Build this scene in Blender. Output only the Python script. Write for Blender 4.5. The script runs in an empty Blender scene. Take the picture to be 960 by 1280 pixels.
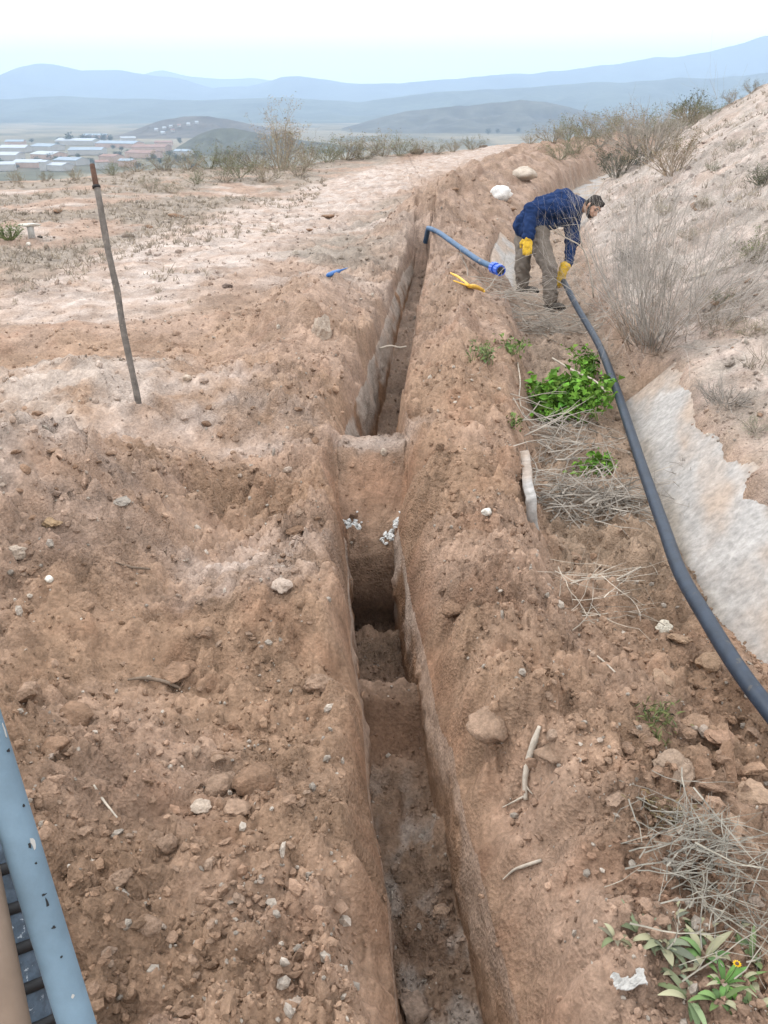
import bpy, bmesh, math, random
import numpy as np
from mathutils import Vector, Matrix

# ------------------------------------------------------------------ camera, sky, sun, exposure
scene = bpy.context.scene
C = scene.collection
R = math.radians
PITCH = 24.7
CAMZ = 2.0
FPX = 640 / math.tan(R(30.0))          # focal length in photograph pixels (960 x 1280)
cam_d = bpy.data.cameras.new('camera')
cam_d.sensor_fit = 'VERTICAL'
cam_d.angle = R(60.0)
cam_d.clip_start = 0.05
cam_d.clip_end = 60000
cam = bpy.data.objects.new('camera', cam_d)
cam.location = (0, 0, CAMZ)
cam.rotation_euler = (R(90 - PITCH), 0, 0)
C.objects.link(cam)
scene.camera = cam

SUN_EL, SUN_AZ = 52.0, -60.0            # soft light from the left, slightly ahead
world = bpy.data.worlds.new('World')
scene.world = world
world.use_nodes = True
wn = world.node_tree
bg = wn.nodes['Background']
sky = wn.nodes.new('ShaderNodeTexSky')
sky.sky_type = 'NISHITA'
sky.sun_disc = False
sky.sun_elevation = R(SUN_EL)
sky.sun_rotation = R(SUN_AZ)
sky.air_density = 1.0
sky.dust_density = 3.0
hsv = wn.nodes.new('ShaderNodeHueSaturation')
hsv.inputs['Saturation'].default_value = 0.35
mixw = wn.nodes.new('ShaderNodeMixRGB')          # a layer of even white cloud over the sky
mixw.inputs['Fac'].default_value = 0.72
mixw.inputs['Color2'].default_value = (23.0, 23.0, 23.0, 1)
wn.links.new(sky.outputs[0], hsv.inputs['Color'])
wn.links.new(hsv.outputs[0], mixw.inputs['Color1'])
wn.links.new(mixw.outputs[0], bg.inputs['Color'])
bg.inputs['Strength'].default_value = 0.12
sun_d = bpy.data.lights.new('sun', 'SUN')
sun_d.energy = 1.35
sun_d.angle = R(16)
sun_d.color = (1.0, 0.96, 0.9)
sun = bpy.data.objects.new('sun', sun_d)
sun.rotation_euler = (R(90 - SUN_EL), 0, R(-SUN_AZ + 180))
C.objects.link(sun)
scene.view_settings.view_transform = 'Standard'
scene.view_settings.look = 'None'
scene.view_settings.exposure = 0.22
scene.view_settings.gamma = 1.0
scene.view_settings.use_curve_mapping = False
scene.cycles.volume_bounces = 1
scene.cycles.max_bounces = 4
scene.cycles.diffuse_bounces = 3
scene.cycles.use_denoising = True

rng = np.random.default_rng(7)
random.seed(7)

# ------------------------------------------------------------------ helpers
def P3(px, py, Z):
    """photograph pixel + depth along the lens axis -> world point"""
    a = (px - 480) / FPX * Z; b = (py - 640) / FPX * Z
    s, c = math.sin(R(PITCH)), math.cos(R(PITCH))
    return Vector((a, Z * c - b * s, CAMZ - Z * s - b * c))

def P(px, py, z=0.0):
    s, c = math.sin(R(PITCH)), math.cos(R(PITCH))
    k = s + (py - 640) / FPX * c
    return P3(px, py, (CAMZ - z) / k)

_pr = np.random.default_rng(12345)
_perm = np.concatenate([_pr.permutation(1024)] * 2).astype(np.int32)
_ang = _pr.random(1024) * 6.2831853
_gx = np.cos(_ang).astype(np.float32); _gy = np.sin(_ang).astype(np.float32)
_rnd = _pr.random((7, 1024)).astype(np.float32)

def _cell(ix, iy, seed):
    return _perm[_perm[ix & 1023] + ((iy + seed * 131) & 1023)]

def noise2(x, y, seed=0):
    x = np.asarray(x, float); y = np.asarray(y, float)
    x, y = np.broadcast_arrays(x, y)
    fx = np.floor(x); fy = np.floor(y)
    ix = fx.astype(np.int32); iy = fy.astype(np.int32)
    fx = (x - fx).astype(np.float32); fy = (y - fy).astype(np.float32)
    u = fx * fx * fx * (fx * (fx * 6 - 15) + 10); v = fy * fy * fy * (fy * (fy * 6 - 15) + 10)
    def g(ox, oy):
        h = _cell(ix + ox, iy + oy, seed)
        return _gx[h] * (fx - ox) + _gy[h] * (fy - oy)
    a = g(0, 0); a += (g(1, 0) - a) * u
    b = g(0, 1); b += (g(1, 1) - b) * u
    return (a + (b - a) * v) * 1.5

def fbm(x, y, seed=0, o=4, gain=0.5):
    t = 0; a = 1; f = 1
    for k in range(o):
        t = t + a * noise2(x * f, y * f, seed + k * 17); a *= gain; f *= 2.03
    return t

def lumps(x, y, s, seed, keep=0.6, flat=0.55):
    """half-buried rounded lumps: 0..1 height field, cell size s"""
    x = x / s; y = y / s
    fx = np.floor(x); fy = np.floor(y)
    ix = fx.astype(np.int32); iy = fy.astype(np.int32)
    fx = (x - fx).astype(np.float32); fy = (y - fy).astype(np.float32)
    out = np.zeros(x.shape, np.float32)
    ca = np.cos(_rnd[4] * 6.28); sa = np.sin(_rnd[4] * 6.28); ee = .65 + .7 * _rnd[5]; rr = .22 + .42 * _rnd[3]
    for ox in (-1, 0, 1):
        for oy in (-1, 0, 1):
            h = _cell(ix + ox, iy + oy, seed)
            r = rr[h]
            dx = fx - (ox + .2 + .6 * _rnd[1][h]); dy = fy - (oy + .2 + .6 * _rnd[2][h])
            sel = np.nonzero((_rnd[0][h] < keep) & (dx * dx + dy * dy < 1.9 * r * r))[0]
            if not len(sel): continue
            hs = h[sel]; dx = dx[sel]; dy = dy[sel]; r = r[sel]
            p = (dx * ca[hs] + dy * sa[hs]) * ee[hs]; q = (-dx * sa[hs] + dy * ca[hs]) / ee[hs]
            d = np.maximum(np.maximum(np.abs(p) * 0.9 + np.abs(q) * 0.55, np.abs(q) * 1.05 - .25 * p), np.sqrt(p * p + q * q) * .93) / r
            out[sel] = np.maximum(out[sel], np.sqrt(np.clip(1 - d ** 3.2, 0, 1)) * r * 1.15 * (1 + .55 * p / r))
    return out

def sstep(a, b, x):
    t = np.clip((x - a) / (b - a), 0, 1)
    return t * t * (3 - 2 * t)

def pl(xs, ys):
    xs = np.array(xs, float); ys = np.array(ys, float)
    return lambda t: np.interp(t, xs, ys)

def smoothpl(xs, ys, w):
    f = pl(xs, ys)
    return lambda t: (f(t - w) + f(t - w * .5) * 2 + f(t) * 2 + f(t + w * .5) * 2 + f(t + w)) / 8

def mesh_np(name, verts, faces, mat=None, parent=None, smooth=True, colors=None):
    """verts (N,3), faces (M,k) arrays -> ONE mesh object"""
    me = bpy.data.meshes.new(name)
    verts = np.asarray(verts, np.float32)
    groups = faces if isinstance(faces, list) else [faces]
    groups = [np.asarray(f, np.int32) for f in groups if len(f)]
    nl = sum(f.size for f in groups); nf = sum(len(f) for f in groups)
    me.vertices.add(len(verts)); me.vertices.foreach_set('co', verts.ravel())
    me.loops.add(nl); me.polygons.add(nf)
    me.loops.foreach_set('vertex_index', np.concatenate([f.ravel() for f in groups]))
    tot = np.concatenate([np.full(len(f), f.shape[1], np.int32) for f in groups])
    st = np.concatenate([[0], np.cumsum(tot)[:-1]]).astype(np.int32)
    me.polygons.foreach_set('loop_start', st)
    me.polygons.foreach_set('loop_total', tot)
    me.update(calc_edges=True)
    me.polygons.foreach_set('use_smooth', np.full(nf, smooth, bool))
    if colors is not None:
        at = me.color_attributes.new('albedo', 'FLOAT_COLOR', 'POINT')
        c4 = np.ones((len(verts), 4), np.float32); c4[:, :3] = colors
        at.data.foreach_set('color', c4.ravel())
    if mat: me.materials.append(mat)
    o = bpy.data.objects.new(name, me)
    C.objects.link(o)
    if parent: o.parent = parent
    return o

def tag(o, label=None, cat=None, group=None, kind=None):
    if label: o['label'] = label
    if cat: o['category'] = cat
    if group: o['group'] = group
    if kind: o['kind'] = kind
    return o

def empty(name, loc, label=None, cat=None, group=None):
    o = bpy.data.objects.new(name, None); C.objects.link(o)
    o.location = loc; o.empty_display_size = 0.1
    return tag(o, label, cat, group)

def under(o, parent):
    """parent o, keeping its world-space vertices where they are"""
    o.parent = parent
    o.matrix_parent_inverse = Matrix.Translation(-Vector(parent.location))
    return o

def tube(pts, rad, sides=8, cap=True):
    pts = [Vector(p) for p in pts]
    n = len(pts)
    if np.isscalar(rad): rad = [rad] * n
    V = []; F = []
    t0 = (pts[1] - pts[0]).normalized()
    ref = Vector((0, 0, 1)) if abs(t0.z) < 0.9 else Vector((1, 0, 0))
    for i in range(n):
        t = (pts[min(i + 1, n - 1)] - pts[max(i - 1, 0)]).normalized()
        a = t.cross(ref).normalized(); b = t.cross(a)
        ref = -b if False else ref
        for k in range(sides):
            th = 6.2831853 * k / sides
            V.append(pts[i] + (a * math.cos(th) + b * math.sin(th)) * rad[i])
    Q = []
    for i in range(n - 1):
        for k in range(sides):
            k2 = (k + 1) % sides
            Q.append((i * sides + k, (i + 1) * sides + k, (i + 1) * sides + k2, i * sides + k2))
    T = []
    if cap:
        for base, idx in ((0, 0), ((n - 1) * sides, n - 1)):
            c = len(V); V.append(pts[idx])
            for k in range(sides):
                k2 = (k + 1) % sides
                T.append((c, base + k, base + k2) if idx == 0 else (c, base + k2, base + k))
    return np.array([tuple(v) for v in V]), np.array(Q, int), np.array(T, int).reshape(-1, 3)

def join(parts):
    """parts: list of (V, Q, T) -> one"""
    V = []; Q = []; T = []; off = 0
    for v, q, t in parts:
        V.append(v); Q.append(np.asarray(q).reshape(-1, 4) + off); T.append(np.asarray(t).reshape(-1, 3) + off); off += len(v)
    return np.concatenate(V), np.concatenate(Q), np.concatenate(T)

def put(name, vqt, mat, parent=None, smooth=True, colors=None):
    v, q, t = vqt
    o = mesh_np(name, v, [np.asarray(q, int).reshape(-1, 4), np.asarray(t, int).reshape(-1, 3)], mat, None, smooth, colors)
    if parent is not None: under(o, parent)
    return o

def spline(pts, n):
    """Catmull-Rom through pts"""
    p = [Vector(q) for q in pts]; p = [p[0] * 2 - p[1]] + p + [p[-1] * 2 - p[-2]]
    out = []
    m = len(p) - 3
    for i in range(n):
        s = i / (n - 1) * m; k = min(int(s), m - 1); t = s - k
        a, b, c, d = p[k], p[k + 1], p[k + 2], p[k + 3]
        out.append(0.5 * ((2 * b) + (c - a) * t + (2 * a - 5 * b + 4 * c - d) * t * t + (3 * b - a - 3 * c + d) * t ** 3))
    return out

# ------------------------------------------------------------------ materials
def new_mat(name):
    m = bpy.data.materials.new(name); m.use_nodes = True
    nt = m.node_tree; return m, nt, nt.nodes['Principled BSDF']

def node(nt, typ, **kw):
    n = nt.nodes.new(typ)
    for k, v in kw.items():
        if k in n.inputs.keys(): n.inputs[k].default_value = v
        else: setattr(n, k, v)
    return n

def soil_mat(name, bump=0.6, fine=60.0, var=0.35):
    m, nt, b = new_mat(name)
    L = nt.links.new
    geo = node(nt, 'ShaderNodeNewGeometry')
    at = node(nt, 'ShaderNodeAttribute', attribute_name='albedo')
    n1 = node(nt, 'ShaderNodeTexNoise', Scale=7.0, Detail=9.0, Roughness=0.68)
    n2 = node(nt, 'ShaderNodeTexNoise', Scale=fine, Detail=6.0, Roughness=0.7)
    vo = node(nt, 'ShaderNodeTexVoronoi', Scale=fine * 1.6)
    for n in (n1, n2, vo): L(geo.outputs['Position'], n.inputs['Vector'])
    r1 = node(nt, 'ShaderNodeMapRange'); r1.inputs[1].default_value = .3; r1.inputs[2].default_value = .7
    r1.inputs[3].default_value = 1 - var; r1.inputs[4].default_value = 1 + var
    L(n1.outputs['Fac'], r1.inputs[0])
    r2 = node(nt, 'ShaderNodeMapRange'); r2.inputs[1].default_value = .3; r2.inputs[2].default_value = .7
    r2.inputs[3].default_value = 0.68; r2.inputs[4].default_value = 1.28
    L(n2.outputs['Fac'], r2.inputs[0])
    mu = node(nt, 'ShaderNodeMath', operation='MULTIPLY'); L(r1.outputs[0], mu.inputs[0]); L(r2.outputs[0], mu.inputs[1])
    sc = node(nt, 'ShaderNodeVectorMath', operation='SCALE')
    L(at.outputs['Color'], sc.inputs[0]); L(mu.outputs[0], sc.inputs['Scale'])
    L(sc.outputs[0], b.inputs['Base Color'])
    ad = node(nt, 'ShaderNodeMath', operation='MULTIPLY_ADD'); ad.inputs[1].default_value = 0.6
    L(vo.outputs['Distance'], ad.inputs[0]); L(n2.outputs['Fac'], ad.inputs[2])
    bp = node(nt, 'ShaderNodeBump', Strength=bump, Distance=0.022)
    n4 = node(nt, 'ShaderNodeTexNoise', Scale=1.7, Detail=4.0, Roughness=0.6); L(geo.outputs['Position'], n4.inputs['Vector'])
    r4 = node(nt, 'ShaderNodeMapRange'); r4.inputs[1].default_value = .38; r4.inputs[2].default_value = .62; r4.inputs[3].default_value = bump * .3; r4.inputs[4].default_value = bump * 1.15
    L(n4.outputs['Fac'], r4.inputs[0]); L(r4.outputs[0], bp.inputs['Strength'])
    L(ad.outputs[0], bp.inputs['Height']); L(bp.outputs[0], b.inputs['Normal'])
    b.inputs['Roughness'].default_value = 0.95
    b.inputs['Specular IOR Level'].default_value = 0.1
    return m

def flat_mat(name, col, rough=0.7, var=0.2, scale=12.0, bump=0.0, spec=0.3, col2=None, thr=None, metal=0.0, soft=.03):
    """procedural paint / cloth / bark: base colour broken by noise; col2 shows where noise > thr"""
    m, nt, b = new_mat(name)
    L = nt.links.new
    co = node(nt, 'ShaderNodeNewGeometry')
    n1 = node(nt, 'ShaderNodeTexNoise', Scale=scale, Detail=7.0, Roughness=0.65)
    L(co.outputs['Position'], n1.inputs['Vector'])
    r1 = node(nt, 'ShaderNodeMapRange'); r1.inputs[1].default_value = .3; r1.inputs[2].default_value = .7
    r1.inputs[3].default_value = 1 - var; r1.inputs[4].default_value = 1 + var
    L(n1.outputs['Fac'], r1.inputs[0])
    sc = node(nt, 'ShaderNodeVectorMath', operation='SCALE'); sc.inputs[0].default_value = col[:3]
    L(r1.outputs[0], sc.inputs['Scale'])
    out = sc.outputs[0]
    if col2:
        n2 = node(nt, 'ShaderNodeTexNoise', Scale=scale * 1.7, Detail=5.0, Roughness=0.6)
        L(co.outputs['Position'], n2.inputs['Vector'])
        rr = node(nt, 'ShaderNodeMapRange'); rr.inputs[1].default_value = thr; rr.inputs[2].default_value = thr + soft
        L(n2.outputs['Fac'], rr.inputs[0])
        mx = node(nt, 'ShaderNodeMixRGB'); mx.inputs['Color2'].default_value = (*col2, 1)
        L(rr.outputs[0], mx.inputs['Fac']); L(out, mx.inputs['Color1']); out = mx.outputs[0]
    L(out, b.inputs['Base Color'])
    if bump:
        n3 = node(nt, 'ShaderNodeTexNoise', Scale=scale * 4, Detail=6.0, Roughness=0.7)
        L(co.outputs['Position'], n3.inputs['Vector'])
        bp = node(nt, 'ShaderNodeBump', Strength=bump, Distance=0.01)
        L(n3.outputs['Fac'], bp.inputs['Height']); L(bp.outputs[0], b.inputs['Normal'])
    b.inputs['Roughness'].default_value = rough
    b.inputs['Specular IOR Level'].default_value = spec
    b.inputs['Metallic'].default_value = metal
    return m

def attr_mat(name, rough=0.8, trans=0.0):
    m, nt, b = new_mat(name)
    at = node(nt, 'ShaderNodeAttribute', attribute_name='albedo')
    nt.links.new(at.outputs['Color'], b.inputs['Base Color'])
    b.inputs['Roughness'].default_value = rough
    b.inputs['Specular IOR Level'].default_value = 0.2
    return m

M = {}
M['soil'] = soil_mat('soil', 0.9, 48.0, 0.25)
M['clod'] = soil_mat('clod', 0.7, 60.0, 0.25)
M['far'] = soil_mat('far_land', 0.0, 0.02, 0.25)
M['veg'] = attr_mat('vegetation', 0.8)
M['concrete'] = soil_mat('concrete', 0.10, 22.0, 0.12)
M['pe'] = flat_mat('black_pipe', (.017, .027, .044), 0.5, 0.35, 14, 0.05, 0.35, (.05, .048, .045), 0.64)
M['pe_dusty'] = flat_mat('dusty_pipe', (.035, .085, .16), 0.5, 0.3, 10, 0.05, 0.4, (.2, .17, .14), 0.62)
M['blue_plastic'] = flat_mat('blue_plastic', (.022, .085, .45), 0.35, 0.15, 20, 0, 0.5)
M['yellow_paint'] = flat_mat('yellow_paint', (.62, .36, .04), 0.5, 0.2, 30, 0, 0.4, (.3, .2, .1), 0.64)
M['blue_tool'] = flat_mat('blue_tool', (.02, .11, .33), 0.45, 0.2, 30, 0, 0.4)
M['rod'] = flat_mat('weathered_rod', (.115, .10, .088), 0.8, 0.4, 18, 0.4, 0.3, (.2, .17, .14), 0.6)
M['rust'] = flat_mat('rust', (.105, .062, .046), 0.9, 0.4, 25, 0.5, 0.2)
M['pole'] = flat_mat('pale_blue_paint', (.125, .19, .245), 0.6, 0.25, 7, 0.06, 0.4, (.12, .11, .10), 0.70, 0.0, .12)
M['brownbar'] = flat_mat('brown_dusty_bar', (.19, .14, .105), 0.8, 0.15, 12, 0.1, 0.3)
M['hose'] = flat_mat('flecked_hose', (.055, .08, .11), 0.6, 0.5, 60, 0.3, 0.4, (.30, .34, .38), 0.62)
M['ring'] = flat_mat('black_rubber', (.012, .012, .013), 0.6, 0.2, 30)
M['white'] = flat_mat('white_plaster', (.38, .37, .35), 0.8, 0.1, 20, 0.2)
M['bark'] = flat_mat('bleached_wood', (.40, .35, .29), 0.85, 0.3, 25, 0.4, 0.2)

# ------------------------------------------------------------------ terrain height
cx = smoothpl([-3, 0, 1.2, 1.85, 2.8, 3.8, 5.2, 6.4, 7.7, 11.3, 13.6, 18], [.46, .33, .25, .18, .075, -.015, -.10, -.05, .07, .35, .56, .9], .5)
Fz = pl([-3, 1.0, 2.75, 3.12, 3.26, 3.33, 3.47, 3.55, 4.2, 4.52, 4.60, 4.69, 4.73, 4.95, 5.45, 5.72, 5.80, 8.0, 9.2, 11, 13.2, 14.2],
        [-.62, -.66, -.67, -.66, -.63, -.49, -.48, -.80, -.85, -.88, -1.06, -1.06, -.50, -.40, -.10, -.05, -.70, -.72, -.58, -.45, -.32, -.1])
Sz = pl([-3, 3.2, 3.8, 4.6, 5.0, 5.5, 5.7, 5.9, 8, 11, 14], [-.27, -.27, -.3, -.34, -.36, -.10, -.06, -.2, -.2, -.16, -.1])
Wi = pl([-3, 3.0, 4, 4.9, 5.1, 5.6, 5.9, 8, 14], [.148, .14, .14, .145, .20, .23, .14, .125, .10])
RL = smoothpl([-3, 2, 3.2, 4, 5.5, 5.9, 8, 11, 14], [.30, .31, .30, .30, .34, .36, .33, .29, .2], .3)
RR = smoothpl([-3, 1.5, 2.5, 3.2, 4, 5.5, 5.9, 8, 11, 14], [.47, .46, .44, .40, .35, .31, .24, .19, .16, .13], .3)
xd = smoothpl([-5, 0, 3, 4, 5.8, 7, 9, 11, 14, 18, 21, 26, 31, 36, 45, 60, 200], [1.0, 1.1, 1.22, 1.28, 1.47, 1.66, 1.86, 2.02, 2.4, 3.15, 3.9, 5.3, 6.9, 8.6, 12, 18, 90], .8)
TREND = (13.5, 14.2)
def WL(y): return .02 + .075 * sstep(5.7, 6.3, y) * sstep(13.6, 12, y)

def gauss(x, y, x0, y0, sx, sy, ang=0):
    c, s = math.cos(ang), math.sin(ang)
    p = ((x - x0) * c + (y - y0) * s) / sx; q = (-(x - x0) * s + (y - y0) * c) / sy
    return np.exp(-(p * p + q * q))

def rubble(x, y):
    u = x - cx(y)
    r = 0.45 + 0.55 * sstep(-.25, .45, fbm(x * .8, y * .8, 91, 3))
    r = r + .5 * gauss(x, y, -1.15, 2.3, .6, .6) + .3 * gauss(x, y, -.9, 4.2, .7, .8)
    r = r + .7 * sstep(.45, .8, u) * sstep(6.5, 4.5, y)
    r = r * (1 - .75 * gauss(x, y, -2.9, 11.5, 1.4, 5))          # smooth vehicle track
    r = r * sstep(60, 12, y) + .25
    return np.clip(r, 0.12, 1.3)

def macro(x, y):
    u = x - cx(y)
    z = .035 * fbm(x * .55, y * .55, 5, 3) + .10 * fbm(x * .13 + 9, y * .13, 8, 2) * sstep(6, 14, y)
    # spoil and mounds left of the trench
    z = z + .26 * gauss(x, y, -2.1, 6.3, 1.0, .8) + .50 * gauss(x, y, -1.9, 4.2, .7, .85) + .24 * gauss(x, y, -1.4, 2.1, .5, .5)
    z = z - .15 * gauss(x, y, -.85, 4.1, .35, .9, -.2) - .10 * gauss(x, y, -1.3, 5.4, .9, .3, .2) + .07 * gauss(x, y, -.45, 3.45, .38, .33)
    z = z + .16 * gauss(x, y, -.8, 6.6, .45, .8) + .34 * gauss(x, y, -.72, 9.0, .42, 1.6) * (1 + .5 * fbm(x * 2.2, y * 2.2, 86, 3)) + .14 * gauss(x, y, -1.6, 8.4, .6, .5)
    z = z - .085 * sstep(3.16, 3.02, y + .12 * noise2(x * 2.2, y * .4, 3)) * sstep(-1.5, -1.0, x) * sstep(.0, -.4, u) * sstep(2.0, 2.8, y)
    z = z + .12 * gauss(x, y, -3.2, 8.2, .9, .35, .25)
    # crown of the strip between trench and ditch
    z = z + (.10 + .08 * sstep(4.5, 6.5, y)) * gauss(u, y * 0, .58, 0, .3, 1) * sstep(14, 11, y) * (1 + .6 * fbm(x * 2.4, y * 2.4, 87, 3)) + .10 * gauss(x, y, .95, 2.3, .25, .7)
    # spoil berm that carries on past the end of the trench
    xb = np.interp(y, [9, 12, 15, 20, 26, 31, 38, 48, 60], [.0, .35, .75, 1.75, 3.3, 4.9, 7.6, 11.8, 17])
    bw = np.interp(y, [9, 15, 25, 45], [.5, .8, 1.2, 1.8])
    z = z + (.50 + .22 * noise2(x * .7, y * .7, 77) + .20 * fbm(x * 1.6, y * 1.6, 78, 4)) * np.exp(-((x - xb) / bw) ** 2) * sstep(12.2, 15, y) * sstep(60, 45, y) * 1.15
    # ditch and hillside on the right
    d = x - xd(y)
    dep = np.interp(y, [0, 2.9, 4.0, 5.2, 9, 11, 14, 20, 30, 50], [.05, .10, .27, .38, .34, .30, .22, .34, .36, .3])
    tro = sstep(-.66, -.36, d) * sstep(.82, .42, d)
    hill_d = np.maximum(d - .72, 0)
    steep = np.interp(y, [0, 5, 9, 16, 24, 34, 60], [.22, .33, .45, .56, .60, .58, .5])
    hh = steep * hill_d
    hh = 6.5 * np.tanh(hh / 6.5)
    z = z * (1 - .6 * sstep(.2, 1.2, d)) + hh + .16 * fbm(x * .5, y * .5, 31, 4) * sstep(.9, 2.2, d)
    z = z - dep * tro
    lipn = .07 * fbm(x * 1.2, y * 1.6, 88, 4)
    z = z + (-.10 * sstep(.30, .42, d) * sstep(.74 + lipn, .64 + lipn, d) + .07 * sstep(.62 + lipn, .82 + lipn, d) * sstep(1.6, 1.0, d)) * sstep(2.4, 3.0, y) * sstep(7.4, 7.0, y)
    z = z - .16 * sstep(-.55, -.3, d) * sstep(.85, .6, d) * sstep(22, 25, y) * sstep(44, 40, y) - .24 * sstep(-.85, -.7, d) * sstep(-.25, -.4, d) * sstep(11.8, 12.4, y) * sstep(16.2, 15.6, y)
    # ground falls away to the valley beyond the edge of the plateau
    ye = np.interp(x, [-60, -25, -12, -5, 0, 6, 14, 25, 60, 200], [12, 17, 24, 32, 40, 48, 62, 78, 110, 200])
    ye = ye + 2.0 * noise2(x * .22, x * 0 + 3.3, 12)
    s = np.maximum(y - ye, 0)
    z = z - .045 * s ** 1.28 * sstep(0, 6, s) - .0 * s
    z = np.maximum(z, -84 + .01 * z)
    return z

def micro(x, y):
    rb = rubble(x, y)
    dd = x - xd(y); rb = rb * (1 - .85 * sstep(.1, .3, dd) * sstep(1.15, .85, dd) * sstep(2.2, 2.9, y) * sstep(7.6, 7.0, y))
    rb = rb * (1 - .45 * sstep(5.5, 8, y) * sstep(-.9, -1.5, x))
    near = sstep(26, 8, y)
    z = .032 * fbm(x * 2.6, y * 2.6, 41, 5, .58)
    z = z + rb * (.36 * .30 * lumps(x, y, .30, 51, .22) + .50 * .13 * lumps(x, y, .13, 52, .42) * (.3 + .7 * near) + .80 * .06 * lumps(x, y, .06, 53, .55) * near + .7 * .032 * lumps(x, y, .032, 54, .6) * sstep(9, 4, y))
    a = np.abs(noise2(x * 9, y * 9, 61)); z = z + rb * .036 * (a - .25)
    a = np.abs(noise2(x * 24, y * 24, 62)); z = z + rb * near * .024 * (a - .25)
    return z

def trench_blend(x, y):
    """returns (u, floor z, shoulder z, inner half width, rim blend 0..1, macro)"""
    u = x - cx(y) + .018 * noise2(y * 2.2, y * 0 + np.sign(x - cx(y)), 71)
    m = macro(x, y)
    e = sstep(*TREND, y)
    F = Fz(y) * (1 - e) + m * e
    S = np.maximum(Sz(y) * (1 - e) + m * e, F)
    w = Wi(y)
    rim = np.where(u < 0, RL(y), RR(y)) * (1 + .28 * noise2(y * 1.7, np.sign(u) * 3 + .5, 73)) * (1 + .20 * noise2(y * 6, np.sign(u) * 3 + .5, 74))
    wt = np.where(u < 0, WL(y), .02)
    t = np.clip((np.abs(u) - w - wt) / np.maximum(rim - w - wt, .03), 0, 1)
    return u, F, S, w, t, m

def surf(x, y):
    x = np.asarray(x, float); y = np.asarray(y, float)
    u, F, S, w, t, m = trench_blend(x, y)
    mi = micro(x, y)
    g = 1 - (1 - t) ** 1.7
    ch = .085 * fbm(x * 4.5, y * 3.2, 81, 4) + .22 * lumps(x, y, .22, 83, .40) * .40 + .03 * np.abs(noise2(x * 14, y * 9, 84)) - .03
    z = S + (m - S) * g + mi * (.45 + .55 * t * t) + ch * np.clip(4 * t * (1 - t), 0, 1) * (np.abs(u) < 1)
    e = sstep(*TREND, y)
    zf = F + mi * (.7 + .3 * e) - .0
    return np.where(np.abs(u) < w, zf, z)

# ------------------------------------------------------------------ terrain colours
BROWN = np.array([.262, .174, .119]); RED = np.array([.205, .116, .074]); PALE = np.array([.40, .332, .29])
GREY = np.array([.30, .262, .228]); TAN = np.array([.305, .212, .158]); SCRUB = np.array([.225, .188, .15]); DARK = np.array([.16, .10, .068])

def mixc(a, b, t):
    t = np.clip(t, 0, 1)[:, None]
    return a * (1 - t) + b * t

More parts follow.
